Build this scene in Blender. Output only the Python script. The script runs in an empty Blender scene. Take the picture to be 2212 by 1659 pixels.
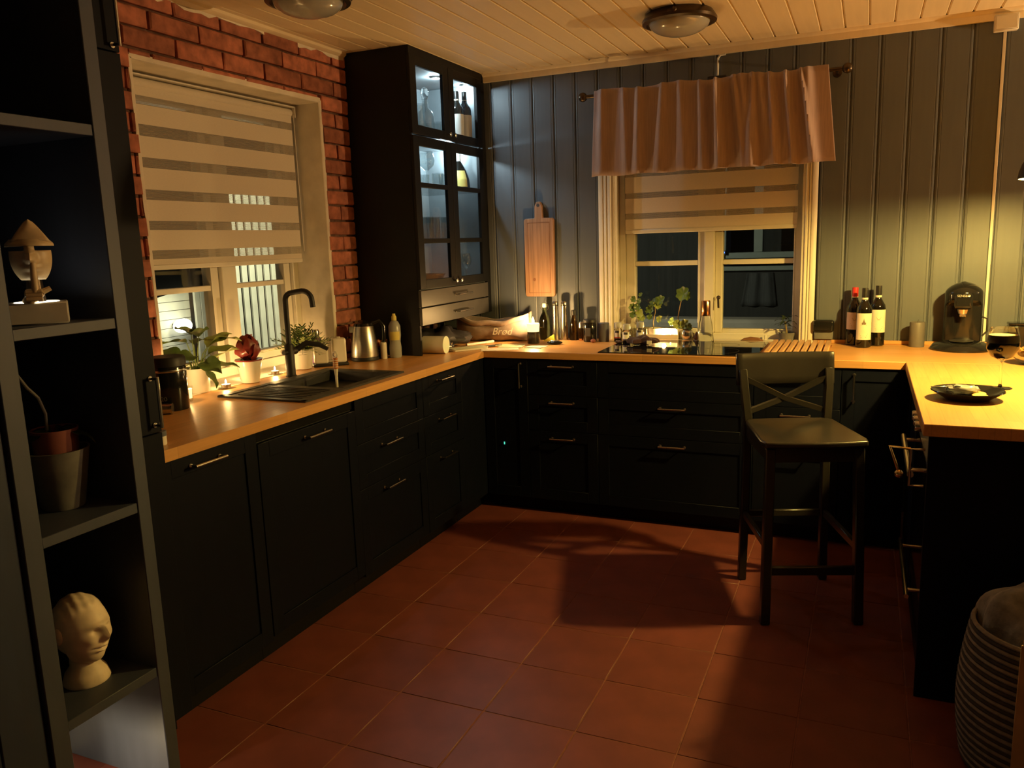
import bpy, bmesh, math, random
from mathutils import Vector, Matrix
R = random.Random(7)
sc = bpy.context.scene
col = sc.collection
PI = math.pi

# ---------------------------------------------------------------- camera
cam_d = bpy.data.cameras.new('camera')
cam = bpy.data.objects.new('camera', cam_d)
col.objects.link(cam)
cam_d.sensor_fit = 'HORIZONTAL'
cam_d.sensor_width = 36.0
cam_d.lens = 28.15
cam_d.clip_start = 0.05
cr = Vector((0.91573128, 0.40047108, -0.03254434))
cu = Vector((-0.04046242, 0.17250214, 0.98417773))
cf = Vector((-0.39974869, 0.89992551, -0.17416964))
cam.matrix_world = Matrix(((cr.x, cu.x, -cf.x, 2.5773), (cr.y, cu.y, -cf.y, -4.6327),
                           (cr.z, cu.z, -cf.z, 1.5102), (0, 0, 0, 1)))
sc.camera = cam

# ---------------------------------------------------------------- world, exposure
w = bpy.data.worlds.new('night')
sc.world = w
w.use_nodes = True
w.node_tree.nodes['Background'].inputs[0].default_value = (0.06, 0.075, 0.09, 1)
w.node_tree.nodes['Background'].inputs[1].default_value = 0.025
vs = sc.view_settings
vs.view_transform = 'Standard'
vs.look = 'None'
vs.exposure = 0.0
vs.gamma = 1.0
vs.use_curve_mapping = False
sc.cycles.use_denoising = True
sc.cycles.sample_clamp_indirect = 4.0
sc.cycles.max_bounces = 10
sc.cycles.transparent_max_bounces = 16
sc.cycles.caustics_reflective = False
sc.cycles.caustics_refractive = False

WARM = (1.0, 0.66, 0.15)
FLAME = (1.0, 0.58, 0.20)
COOL = (0.72, 0.92, 1.0)
P_PENDANT = 160.0
P_FILL_LAMP = 330.0
P_CANDLE = 14.0
P_TEA = 1.25
P_SPOT = 8.0
P_PORCH = 8.0

# ---------------------------------------------------------------- materials
MATS = {}
def pm(name, base, rough=0.5, metal=0.0, var=0.12, scale=12.0, stretch=(1, 1, 1), bump=0.0,
       spec=0.5, trans=0.0, ior=1.45, emit=None, estr=0.0, coat=0.0, rnd=0.0, sheen=0.0, alpha=None, sss=0.0, detail=4.0):
    m = bpy.data.materials.new(name)
    m.use_nodes = True
    nt = m.node_tree
    b = nt.nodes['Principled BSDF']
    tc = nt.nodes.new('ShaderNodeTexCoord')
    mp = nt.nodes.new('ShaderNodeMapping')
    mp.inputs['Scale'].default_value = stretch
    nt.links.new(tc.outputs['Object'], mp.inputs['Vector'])
    nz = nt.nodes.new('ShaderNodeTexNoise')
    nz.inputs['Scale'].default_value = scale
    nz.inputs['Detail'].default_value = detail
    nt.links.new(mp.outputs['Vector'], nz.inputs['Vector'])
    rp = nt.nodes.new('ShaderNodeValToRGB')
    e = rp.color_ramp.elements
    e[0].position, e[1].position = 0.3, 0.7
    e[0].color = tuple(max(0, c * (1 - var)) for c in base) + (1,)
    e[1].color = tuple(min(1, c * (1 + var)) for c in base) + (1,)
    nt.links.new(nz.outputs['Fac'], rp.inputs['Fac'])
    out = rp.outputs['Color']
    if rnd > 0:
        oi = nt.nodes.new('ShaderNodeObjectInfo')
        mr = nt.nodes.new('ShaderNodeMapRange')
        mr.inputs['To Min'].default_value = 1 - rnd
        mr.inputs['To Max'].default_value = 1 + rnd
        nt.links.new(oi.outputs['Random'], mr.inputs['Value'])
        hs = nt.nodes.new('ShaderNodeHueSaturation')
        nt.links.new(mr.outputs['Result'], hs.inputs['Value'])
        nt.links.new(out, hs.inputs['Color'])
        out = hs.outputs['Color']
    nt.links.new(out, b.inputs['Base Color'])
    b.inputs['Roughness'].default_value = rough
    b.inputs['Metallic'].default_value = metal
    b.inputs['Specular IOR Level'].default_value = spec
    b.inputs['IOR'].default_value = ior
    b.inputs['Transmission Weight'].default_value = trans
    b.inputs['Coat Weight'].default_value = coat
    b.inputs['Sheen Weight'].default_value = sheen
    if sss:
        b.inputs['Subsurface Weight'].default_value = sss
        b.inputs['Subsurface Scale'].default_value = 0.02
    if emit:
        b.inputs['Emission Color'].default_value = tuple(emit) + (1,)
        b.inputs['Emission Strength'].default_value = estr
    if bump:
        bp = nt.nodes.new('ShaderNodeBump')
        bp.inputs['Strength'].default_value = bump
        bp.inputs['Distance'].default_value = 0.004
        nt.links.new(nz.outputs['Fac'], bp.inputs['Height'])
        nt.links.new(bp.outputs['Normal'], b.inputs['Normal'])
    MATS[name] = m
    return m

def thin_glass(name, tint=(0.95, 0.97, 0.97), base=0.04):
    m = bpy.data.materials.new(name)
    m.use_nodes = True
    nt = m.node_tree
    nt.nodes.remove(nt.nodes['Principled BSDF'])
    o = nt.nodes['Material Output']
    t = nt.nodes.new('ShaderNodeBsdfTransparent')
    t.inputs[0].default_value = tint + (1,)
    g = nt.nodes.new('ShaderNodeBsdfGlossy')
    g.inputs['Roughness'].default_value = 0.02
    lw = nt.nodes.new('ShaderNodeLayerWeight')
    pw_ = nt.nodes.new('ShaderNodeMath'); pw_.operation = 'POWER'; pw_.inputs[1].default_value = 5.0
    nt.links.new(lw.outputs['Facing'], pw_.inputs[0])
    fr = nt.nodes.new('ShaderNodeMath'); fr.operation = 'MULTIPLY_ADD'
    fr.inputs[1].default_value = 0.85; fr.inputs[2].default_value = base
    nt.links.new(pw_.outputs[0], fr.inputs[0])
    nz = nt.nodes.new('ShaderNodeTexNoise')
    nz.inputs['Scale'].default_value = 3.0
    bp = nt.nodes.new('ShaderNodeBump')
    bp.inputs['Strength'].default_value = 0.02
    nt.links.new(nz.outputs['Fac'], bp.inputs['Height'])
    nt.links.new(bp.outputs['Normal'], g.inputs['Normal'])
    mx = nt.nodes.new('ShaderNodeMixShader')
    nt.links.new(fr.outputs[0], mx.inputs[0])
    nt.links.new(t.outputs[0], mx.inputs[1])
    nt.links.new(g.outputs[0], mx.inputs[2])
    nt.links.new(mx.outputs[0], o.inputs['Surface'])
    MATS[name] = m
    return m

def sheer(name, colr, open_=0.5):
    m = bpy.data.materials.new(name)
    m.use_nodes = True
    nt = m.node_tree
    nt.nodes.remove(nt.nodes['Principled BSDF'])
    o = nt.nodes['Material Output']
    t = nt.nodes.new('ShaderNodeBsdfTransparent')
    d = nt.nodes.new('ShaderNodeBsdfDiffuse')
    d.inputs[0].default_value = colr + (1,)
    tc = nt.nodes.new('ShaderNodeTexCoord')
    wv = nt.nodes.new('ShaderNodeTexWave')
    wv.bands_direction = 'Z'
    wv.inputs['Scale'].default_value = 60.0
    nt.links.new(tc.outputs['Object'], wv.inputs['Vector'])
    mr = nt.nodes.new('ShaderNodeMapRange')
    mr.inputs['To Min'].default_value = 1 - open_ - 0.12
    mr.inputs['To Max'].default_value = 1 - open_ + 0.12
    nt.links.new(wv.outputs['Fac'], mr.inputs['Value'])
    mx = nt.nodes.new('ShaderNodeMixShader')
    nt.links.new(mr.outputs[0], mx.inputs[0])
    nt.links.new(t.outputs[0], mx.inputs[1])
    nt.links.new(d.outputs[0], mx.inputs[2])
    nt.links.new(mx.outputs[0], o.inputs['Surface'])
    MATS[name] = m
    return m

def stave_wood(name, c1, c2, rough=0.35, along='x'):
    """worktop of glued staves: brick texture for the staves, stretched noise for the grain"""
    m = bpy.data.materials.new(name)
    m.use_nodes = True
    nt = m.node_tree
    b = nt.nodes['Principled BSDF']
    tc = nt.nodes.new('ShaderNodeTexCoord')
    mp = nt.nodes.new('ShaderNodeMapping')
    if along == 'y':
        mp.inputs['Rotation'].default_value = (0, 0, PI / 2)
    nt.links.new(tc.outputs['Object'], mp.inputs['Vector'])
    br = nt.nodes.new('ShaderNodeTexBrick')
    br.inputs['Scale'].default_value = 1.0
    br.inputs['Brick Width'].default_value = 0.52
    br.inputs['Row Height'].default_value = 0.042
    br.inputs['Mortar Size'].default_value = 0.0008
    br.inputs['Color1'].default_value = tuple(c1) + (1,)
    br.inputs['Color2'].default_value = tuple(c2) + (1,)
    br.inputs['Mortar'].default_value = tuple(c * 0.8 for c in c2) + (1,)
    nt.links.new(mp.outputs['Vector'], br.inputs['Vector'])
    mp2 = nt.nodes.new('ShaderNodeMapping')
    mp2.inputs['Scale'].default_value = (2, 45, 45)
    nt.links.new(mp.outputs['Vector'], mp2.inputs['Vector'])
    nz = nt.nodes.new('ShaderNodeTexNoise')
    nz.inputs['Scale'].default_value = 3.0
    nt.links.new(mp2.outputs['Vector'], nz.inputs['Vector'])
    hs = nt.nodes.new('ShaderNodeHueSaturation')
    mr = nt.nodes.new('ShaderNodeMapRange')
    mr.inputs['To Min'].default_value = 0.82
    mr.inputs['To Max'].default_value = 1.18
    nt.links.new(nz.outputs['Fac'], mr.inputs['Value'])
    nt.links.new(mr.outputs['Result'], hs.inputs['Value'])
    nt.links.new(br.outputs['Color'], hs.inputs['Color'])
    nt.links.new(hs.outputs['Color'], b.inputs['Base Color'])
    b.inputs['Roughness'].default_value = rough
    MATS[name] = m
    return m

pm('navy', (0.003, 0.0035, 0.006), 0.5, spec=0.2, var=0.08, scale=30)
pm('navy_front', (0.0032, 0.0045, 0.011), 0.48, spec=0.12, var=0.1, scale=25, stretch=(1, 1, 0.1))
pm('cab_black', (0.005, 0.0055, 0.007), 0.5, spec=0.3, var=0.08)
pm('cab_inside', (0.16, 0.18, 0.19), 0.5, var=0.06)
pm('shelf_edge', (0.046, 0.056, 0.092), 0.5, var=0.08, scale=25, stretch=(1, 1, 0.2))
pm('shelf_in', (0.03, 0.034, 0.05), 0.55, var=0.1)
pm('wallpaint', (0.108, 0.125, 0.148), 0.42, var=0.05, scale=6, stretch=(6, 6, 0.6))
pm('panel_blue', (0.018, 0.028, 0.065), 0.5, var=0.1, scale=8, stretch=(4, 4, 0.4))
pm('drawer_candlelit', (0.055, 0.052, 0.053), 0.4, var=0.08)  # cabinet black lightened to carry the candlelight on the drawer fronts
pm('wallback', (0.05, 0.055, 0.055), 0.7)
pm('ceil', (0.84, 0.72, 0.50), 0.45, var=0.04, scale=5, stretch=(6, 0.5, 1))
pm('whitepaint', (0.72, 0.68, 0.58), 0.4, var=0.04, scale=10)
pm('plaster', (0.80, 0.74, 0.62), 0.8, var=0.12, scale=9, bump=0.5)
pm('brick', (0.42, 0.150, 0.095), 0.85, var=0.35, scale=22, bump=0.9, rnd=0.28, detail=8)
pm('mortar', (0.16, 0.085, 0.06), 0.95, var=0.5, scale=30, bump=0.8)
pm('tile', (0.158, 0.044, 0.036), 0.46, var=0.16, scale=7, bump=0.08, rnd=0.07)
pm('grout', (0.20, 0.075, 0.055), 0.9, var=0.2, scale=40)
stave_wood('worktop_x', (0.64, 0.335, 0.118), (0.57, 0.290, 0.100), 0.36, 'x')
stave_wood('worktop_y', (0.64, 0.335, 0.118), (0.57, 0.290, 0.100), 0.36, 'y')
pm('steel', (0.62, 0.61, 0.58), 0.22, 1.0, var=0.05, scale=60)
pm('steel_brushed', (0.60, 0.58, 0.55), 0.3, 1.0, var=0.1, scale=30, stretch=(1, 1, 12))
pm('copper', (0.80, 0.42, 0.22), 0.16, 1.0, var=0.08)
pm('brass', (0.7, 0.5, 0.22), 0.25, 1.0, var=0.08)
pm('bronze', (0.09, 0.065, 0.045), 0.3, 0.8, var=0.2)
pm('black_gloss', (0.010, 0.010, 0.011), 0.12, var=0.05)
pm('black_matt', (0.014, 0.014, 0.015), 0.5, var=0.1)
pm('hobglass', (0.008, 0.008, 0.009), 0.04, var=0.05)
pm('sinkstone', (0.022, 0.022, 0.022), 0.5, var=0.5, scale=400)
pm('ceramic', (0.78, 0.74, 0.66), 0.25, var=0.03)
pm('cream_plastic', (0.75, 0.71, 0.63), 0.35, var=0.03)
pm('opal', (0.42, 0.42, 0.38), 0.15, var=0.03, coat=0.6)
pm('blindband', (0.70, 0.64, 0.53), 0.8, var=0.04, scale=80, stretch=(1, 1, 6))
sheer('sheerband', (0.55, 0.50, 0.42), 0.62)
pm('valance', (0.36, 0.265, 0.25), 0.9, var=0.12, scale=14, stretch=(10, 1, 0.5), sheen=0.3)
thin_glass('pane')
thin_glass('glassware', (0.93, 0.95, 0.95), 0.11)
pm('glass', (0.95, 0.97, 0.97), 0.02, trans=1.0, var=0.0)
pm('glass_green', (0.55, 0.62, 0.30), 0.03, trans=1.0, var=0.02)
pm('glass_amber', (0.45, 0.20, 0.04), 0.03, trans=1.0, var=0.02)
pm('glass_dark', (0.007, 0.006, 0.004), 0.06, var=0.0, coat=0.5)
pm('wine_label', (0.78, 0.73, 0.58), 0.7, var=0.06, scale=30)
pm('wine_label_pink', (0.62, 0.50, 0.44), 0.7, var=0.06, scale=30)
pm('label_white', (0.80, 0.80, 0.76), 0.6, var=0.04)
pm('label_yellow', (0.72, 0.62, 0.18), 0.6, var=0.1)
pm('ink', (0.20, 0.15, 0.10), 0.7, var=0.1)
pm('ink_dark', (0.05, 0.045, 0.05), 0.7, var=0.1)
pm('red', (0.55, 0.03, 0.03), 0.4, var=0.08)
pm('foil_black', (0.015, 0.014, 0.013), 0.35, var=0.1)
pm('wax_white', (0.85, 0.78, 0.62), 0.5, var=0.04, sss=0.6)
pm('wax_grey', (0.13, 0.12, 0.12), 0.5, var=0.08)
pm('candle_glass_dark', (0.03, 0.025, 0.022), 0.15, var=0.1)
pm('flame', (1, 0.8, 0.4), 0.5, emit=(1.0, 0.72, 0.32), estr=60, var=0.02)
pm('glow_wax', (1, 0.85, 0.6), 0.5, emit=(1.0, 0.70, 0.30), estr=1.8, var=0.02)
pm('bulb', (1, 0.9, 0.7), 0.5, emit=(1.0, 0.66, 0.28), estr=30, var=0.02)
pm('spot_led', (1, 1, 1), 0.5, emit=(0.75, 0.93, 1.0), estr=14, var=0.02)
pm('led_warm', (1, 0.9, 0.7), 0.5, emit=(1.0, 0.86, 0.58), estr=5.0, var=0.02)
pm('led_blue', (0.1, 0.2, 1), 0.5, emit=(0.1, 0.25, 1.0), estr=4, var=0.02)
pm('dot_green', (0.1, 0.8, 0.6), 0.5, emit=(0.1, 0.9, 0.7), estr=0.8, var=0.02)
pm('porch_glass', (1, 1, 0.9), 0.5, emit=(1.0, 0.95, 0.75), estr=4, var=0.02)
pm('shade_in', (0.75, 0.68, 0.45), 0.5, var=0.05)
pm('lampshade', (0.72, 0.62, 0.45), 0.8, var=0.05, scale=60)
pm('stoolwood', (0.020, 0.018, 0.0175), 0.28, var=0.2, scale=8, stretch=(1, 1, 0.2))
pm('boardwood', (0.34, 0.19, 0.11), 0.55, var=0.25, scale=5, stretch=(14, 14, 0.9), detail=8)
pm('boardwood_lt', (0.58, 0.34, 0.16), 0.5, var=0.18, scale=6, stretch=(12, 1, 12))
pm('boardwood_dk', (0.26, 0.10, 0.04), 0.5, var=0.18, scale=6, stretch=(12, 1, 12))
pm('knotwood', (0.22, 0.10, 0.05), 0.6, var=0.2)
pm('bagcloth', (0.30, 0.23, 0.20), 0.95, var=0.12, scale=40, bump=0.3, sheen=0.3)
pm('bagcloth_lt', (0.40, 0.29, 0.24), 0.95, var=0.12, scale=40, bump=0.3, sheen=0.3)
pm('bagtext', (0.80, 0.74, 0.62), 0.9, var=0.05)
pm('bagdark', (0.03, 0.028, 0.035), 0.6, var=0.2, bump=0.3)
pm('towel_dark', (0.045, 0.018, 0.022), 0.95, var=0.25, scale=50, bump=0.6, sheen=0.2)
pm('paper', (0.78, 0.74, 0.66), 0.8, var=0.03)
pm('paper_green', (0.52, 0.55, 0.38), 0.8, var=0.05)
pm('sponge', (0.70, 0.62, 0.10), 0.9, var=0.15, scale=60, bump=0.4)
pm('leaf', (0.10, 0.16, 0.045), 0.35, var=0.25, scale=18, coat=0.15)
pm('leaf_lt', (0.30, 0.36, 0.10), 0.4, var=0.3, scale=14)
pm('leaf_dark', (0.03, 0.045, 0.02), 0.4, var=0.25)
pm('leaf_red', (0.24, 0.035, 0.03), 0.35, var=0.35, scale=20, coat=0.2)
pm('stem', (0.22, 0.16, 0.07), 0.7, var=0.2)
pm('stem_green', (0.22, 0.30, 0.10), 0.6, var=0.2)
pm('soil', (0.05, 0.032, 0.02), 0.95, var=0.4, scale=60, bump=0.8)
pm('terracotta_red', (0.20, 0.06, 0.05), 0.7, var=0.12)
pm('stone_pot', (0.15, 0.145, 0.14), 0.8, var=0.2, scale=18, bump=0.3)
pm('sculpt', (0.80, 0.66, 0.54), 0.5, var=0.22, scale=16, bump=0.25)
pm('sculpt_gold', (0.66, 0.52, 0.32), 0.42, var=0.3, scale=14, bump=0.2)
pm('sculpt_base', (0.46, 0.44, 0.40), 0.5, var=0.08)
pm('orange_plastic', (0.55, 0.20, 0.06), 0.4, var=0.05)
pm('purple_plastic', (0.10, 0.05, 0.14), 0.35, var=0.1)
pm('blue_jar', (0.10, 0.11, 0.15), 0.4, var=0.1)
pm('clear_plastic', (0.80, 0.82, 0.80), 0.25, trans=0.55, var=0.03)
pm('beer', (0.022, 0.010, 0.006), 0.05, var=0.0)
pm('foam', (0.62, 0.45, 0.24), 0.8, var=0.1, scale=150)
pm('cheese', (0.70, 0.46, 0.14), 0.6, var=0.25, scale=60)
pm('crisps', (0.55, 0.26, 0.07), 0.6, var=0.35, scale=70, bump=0.6)
pm('basket_dark', (0.045, 0.04, 0.04), 0.9, var=0.2, scale=60, bump=0.5)
pm('basket_light', (0.22, 0.20, 0.18), 0.9, var=0.2, scale=60, bump=0.5)
pm('basket_handle', (0.40, 0.26, 0.12), 0.5, var=0.2, scale=10)
pm('blanket', (0.16, 0.165, 0.17), 0.98, var=0.35, scale=35, bump=1.0, sheen=0.4)
pm('fence_white', (0.66, 0.66, 0.50), 0.7, var=0.1, scale=8, bump=0.1)
pm('siding', (0.66, 0.66, 0.56), 0.7, var=0.06)
pm('roof_dark', (0.035, 0.036, 0.034), 0.8, var=0.2)
pm('neigh_wall', (0.022, 0.024, 0.022), 0.8, var=0.25, scale=4, stretch=(8, 1, 0.5))
pm('neigh_frame', (0.20, 0.24, 0.21), 0.6, var=0.06)
pm('neigh_curtain', (0.05, 0.055, 0.055), 0.9, var=0.2, scale=5, stretch=(20, 1, 1))
pm('stone_wall', (0.34, 0.31, 0.24), 0.9, var=0.2, scale=4, bump=0.4)
pm('snow', (0.16, 0.17, 0.17), 0.9, var=0.15, scale=4)
pm('conduit', (0.70, 0.67, 0.58), 0.5, var=0.03)
pm('lit_panel_pale', (0.60, 0.55, 0.46), 0.6, var=0.04)

# ---------------------------------------------------------------- mesh builder
class MB:
    def __init__(s):
        s.v, s.f, s.sm = [], [], []
    def add(s, vs_, fs, smooth=False, M=None):
        n = len(s.v)
        for p in vs_:
            p = Vector(p)
            s.v.append(tuple(M @ p) if M is not None else tuple(p))
        for f in fs:
            s.f.append(tuple(i + n for i in f)); s.sm.append(smooth)
        return s
    def box(s, x0, x1, y0, y1, z0, z1, M=None):
        vs_ = [(x0, y0, z0), (x1, y0, z0), (x1, y1, z0), (x0, y1, z0), (x0, y0, z1), (x1, y0, z1), (x1, y1, z1), (x0, y1, z1)]
        return s.add(vs_, [(0, 3, 2, 1), (4, 5, 6, 7), (0, 1, 5, 4), (1, 2, 6, 5), (2, 3, 7, 6), (3, 0, 4, 7)], False, M)
    def lathe(s, prof, n=24, M=None, smooth=True, c=(0, 0, 0)):
        vs_, fs, rings = [], [], []
        for r, z in prof:
            if r < 1e-6:
                rings.append([len(vs_)]); vs_.append((c[0], c[1], c[2] + z))
            else:
                ring = []
                for i in range(n):
                    a = 2 * PI * i / n
                    ring.append(len(vs_)); vs_.append((c[0] + r * math.cos(a), c[1] + r * math.sin(a), c[2] + z))
                rings.append(ring)
        for a, b in zip(rings, rings[1:]):
            if len(a) == 1 and len(b) == 1: continue
            for i in range(n):
                j = (i + 1) % n
                if len(a) == 1: fs.append((a[0], b[j], b[i]))
                elif len(b) == 1: fs.append((a[i], a[j], b[0]))
                else: fs.append((a[i], a[j], b[j], b[i]))
        return s.add(vs_, fs, smooth, M)
    def tube(s, pts, r, n=8, M=None, smooth=True, flat=None):
        pts = [Vector(p) for p in pts]
        rs = r if isinstance(r, (list, tuple)) else [r] * len(pts)
        vs_, fs = [], []
        up = None
        for k, p in enumerate(pts):
            t = (pts[min(k + 1, len(pts) - 1)] - pts[max(k - 1, 0)])
            t.normalize()
            if up is None:
                up = Vector((0, 0, 1)) if abs(t.z) < 0.9 else Vector((1, 0, 0))
                if flat is not None: up = Vector(flat)
            u = up - t * up.dot(t); u.normalize(); up = u
            v = t.cross(u)
            for i in range(n):
                a = 2 * PI * i / n + PI / n
                vs_.append(tuple(p + (u * math.cos(a) + v * math.sin(a)) * rs[k]))
        for k in range(len(pts) - 1):
            for i in range(n):
                j = (i + 1) % n
                fs.append((k * n + i, k * n + j, (k + 1) * n + j, (k + 1) * n + i))
        fs.append(tuple(range(n))[::-1]); fs.append(tuple((len(pts) - 1) * n + i for i in range(n)))
        return s.add(vs_, fs, smooth, M)
    def prism(s, poly, a0, a1, axis='z', M=None, smooth=False):
        """extrude a 2-D outline along axis. z: (x,y) x: (y,z) y: (x,z)"""
        def P(p, a):
            return (p[0], p[1], a) if axis == 'z' else ((a, p[0], p[1]) if axis == 'x' else (p[0], a, p[1]))
        n = len(poly)
        vs_ = [P(p, a0) for p in poly] + [P(p, a1) for p in poly]
        fs = [(i, (i + 1) % n, (i + 1) % n + n, i + n) for i in range(n)]
        fs += [tuple(range(n))[::-1], tuple(range(n, 2 * n))]
        return s.add(vs_, fs, smooth, M)
    def grid(s, fn, nu, nv, smooth=True, M=None):
        vs_ = [fn(i / nu, j / nv) for j in range(nv + 1) for i in range(nu + 1)]
        fs = [(j * (nu + 1) + i, j * (nu + 1) + i + 1, (j + 1) * (nu + 1) + i + 1, (j + 1) * (nu + 1) + i) for j in range(nv) for i in range(nu)]
        return s.add(vs_, fs, smooth, M)
    def sphere(s, c, r, n=16, m=10, M=None, fn=None, zmin=None):
        vs_, fs = [], []
        rr = r if isinstance(r, (tuple, list)) else (r, r, r)
        for j in range(m + 1):
            th = PI * j / m
            for i in range(n):
                a = 2 * PI * i / n
                d = Vector((math.sin(th) * math.cos(a), math.sin(th) * math.sin(a), math.cos(th)))
                k = fn(d) if fn else 1.0
                zz = c[2] + d.z * rr[2] * k
                if zmin is not None: zz = max(zz, zmin + 0.0002 * (1 + math.sin(5 * a)))
                vs_.append((c[0] + d.x * rr[0] * k, c[1] + d.y * rr[1] * k, zz))
        for j in range(m):
            for i in range(n):
                i2 = (i + 1) % n
                fs.append((j * n + i, (j + 1) * n + i, (j + 1) * n + i2, j * n + i2))
        return s.add(vs_, fs, True, M)
    def mesh(s, name, fix=True):
        me = bpy.data.meshes.new(name)
        me.from_pydata(s.v, [], s.f)
        me.polygons.foreach_set('use_smooth', s.sm)
        bm = bmesh.new(); bm.from_mesh(me)
        bmesh.ops.remove_doubles(bm, verts=bm.verts, dist=1e-6)
        if fix: bmesh.ops.recalc_face_normals(bm, faces=bm.faces)
        bm.to_mesh(me); bm.free()
        me.set_sharp_from_angle(angle=math.radians(42))
        return me
    def build(s, name, mat, parent=None, bevel=0.0, seg=1, solid=0.0, subd=0, label=None):
        me = s.mesh(name)
        return place(me, name, mat, parent, bevel, seg, solid, subd, label)

def place(me, name, mat, parent=None, bevel=0.0, seg=1, solid=0.0, subd=0, label=None):
    if not me.materials: me.materials.append(MATS[mat])
    o = bpy.data.objects.new(name, me)
    col.objects.link(o)
    if parent: o.parent = parent
    if solid:
        md = o.modifiers.new('solid', 'SOLIDIFY'); md.thickness = solid; md.offset = 0
    if bevel:
        md = o.modifiers.new('bevel', 'BEVEL'); md.width = bevel; md.segments = seg; md.limit_method = 'ANGLE'; md.angle_limit = math.radians(40)
    if subd:
        md = o.modifiers.new('sub', 'SUBSURF'); md.levels = subd; md.render_levels = subd
    if label: o['label'] = label
    return o

def tag(o, label=None, cat=None, group=None, kind=None):
    if label: o['label'] = label
    if cat: o['category'] = cat
    if group: o['group'] = group
    if kind: o['kind'] = kind
    return o

def thing(name, loc, label, cat, rz=0.0, group=None):
    e = bpy.data.objects.new(name, None)
    e.empty_display_size = 0.05
    e.location = loc; e.rotation_euler = (0, 0, rz)
    col.objects.link(e)
    return tag(e, label, cat, group)

def struct(name):
    e = bpy.data.objects.new(name, None)
    e.empty_display_size = 0.1
    col.objects.link(e)
    e['kind'] = 'structure'
    return e

def copy_tree(o, parent=None):
    c = o.copy(); col.objects.link(c); c.parent = parent
    for ch in list(o.children): copy_tree(ch, c)
    return c

def point_light(name, loc, power, color, rad=0.01, parent=None):
    d = bpy.data.lights.new(name, 'POINT')
    d.energy = power; d.color = color; d.shadow_soft_size = rad
    o = bpy.data.objects.new(name, d)
    o.location = loc
    col.objects.link(o)
    if parent: o.parent = parent
    return o

def text_mesh(body, size, depth=0.0006, shear=0.0, align='CENTER'):
    cu_ = bpy.data.curves.new('lettering', 'FONT')
    cu_.body = body; cu_.size = size; cu_.extrude = depth; cu_.shear = shear
    cu_.align_x = align; cu_.align_y = 'CENTER'; cu_.resolution_u = 3
    ob = bpy.data.objects.new('lettering', cu_)
    col.objects.link(ob)
    dg = bpy.context.evaluated_depsgraph_get()
    me = bpy.data.meshes.new_from_object(ob.evaluated_get(dg))
    bpy.data.objects.remove(ob); bpy.data.curves.remove(cu_)
    return me

def text(body, size, mat, parent, M, **k):
    me = text_mesh(body, size, **k)
    me.transform(M)
    me.materials.clear()
    return place(me, 'lettering', mat, parent)

def Mx(loc=(0, 0, 0), rx=0, ry=0, rz=0):
    return Matrix.Translation(loc) @ Matrix.Rotation(rz, 4, 'Z') @ Matrix.Rotation(ry, 4, 'Y') @ Matrix.Rotation(rx, 4, 'X')

# ================================================================= SETTING
H = 2.517
ZC = 0.918
XR, YF = 5.7, -6.6     # far right wall, wall behind the viewer
# ---- floor
fl = MB().box(-0.3, XR, YF, 0.2, -0.12, -0.0018).build('floor', 'grout')
tag(fl, kind='structure')
tile_me = MB().box(-0.1563, 0.1563, -0.1563, 0.1563, -0.02, 0.0).mesh('tile')
x = 1.485 - 0.1585 - 3 * 0.317
while x < 5.0:
    y = -0.43
    while y > -6.3:
        o = place(tile_me, 'tile', 'tile', fl, bevel=0.0012)
        o.location = (x, y, R.uniform(-0.0005, 0.0003))
        y -= 0.317
    x += 0.317
# ---- ceiling
cl = MB().box(-0.3, XR, YF, 0.2, H + 0.014, H + 0.14).build('ceiling', 'ceil')
tag(cl, kind='structure')
pw = 0.1125
prof = [(0.0, 0.016), (0.0, 0.006), (0.0022, 0.006), (0.007, 0.0), (pw - 0.006, 0.0), (pw - 0.0012, 0.006), (pw - 0.0012, 0.016)]
cb = MB().prism(prof, YF + 0.05, 0.0, 'y').mesh('board')
x = 0.405 - 4 * pw
while x < XR - 0.05:
    o = place(cb, 'board', 'ceil', cl); o.location = (x, 0, H); x += pw
# ---- back wall (vertical boards), window opening 1.20..2.26 x 0.90..2.10
wb = MB()
wb.box(-0.3, 1.20, 0.014, 0.22, 0, H + 0.1).box(2.26, XR, 0.014, 0.22, 0, H + 0.1)
wb.box(1.20, 2.26, 0.014, 0.22, 0, 0.90).box(1.20, 2.26, 0.014, 0.22, 2.10, H + 0.1)
wbo = tag(wb.build('wall_back', 'wallback'), kind='structure')
bw = 0.135
def wall_prof():
    p = [(0.0, 0.014), (0.0, 0.007), (0.0025, 0.007), (0.005, 0.001), (0.008, 0.0), (0.012, 0.0), (0.0135, 0.0016), (0.0155, 0.0016), (0.017, 0.0)]
    p += [(bw - 0.019, 0.0), (bw - 0.0175, 0.0016), (bw - 0.0155, 0.0016), (bw - 0.014, 0.0), (bw - 0.006, 0.0), (bw - 0.003, 0.002), (bw - 0.001, 0.007), (bw - 0.001, 0.014)]
    return p
wb_full = MB().prism(wall_prof(), 0.86, H, 'z').mesh('board')
wb_top = MB().prism(wall_prof(), 2.11, H, 'z').mesh('board')
x = 2.467 - bw * 18
while x < XR - 0.1:
    inside = x > 1.10 and x < 2.30
    o = place(wb_top if inside else wb_full, 'board', 'wallpaint', wbo); o.location = (x, 0, 0); x += bw
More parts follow.
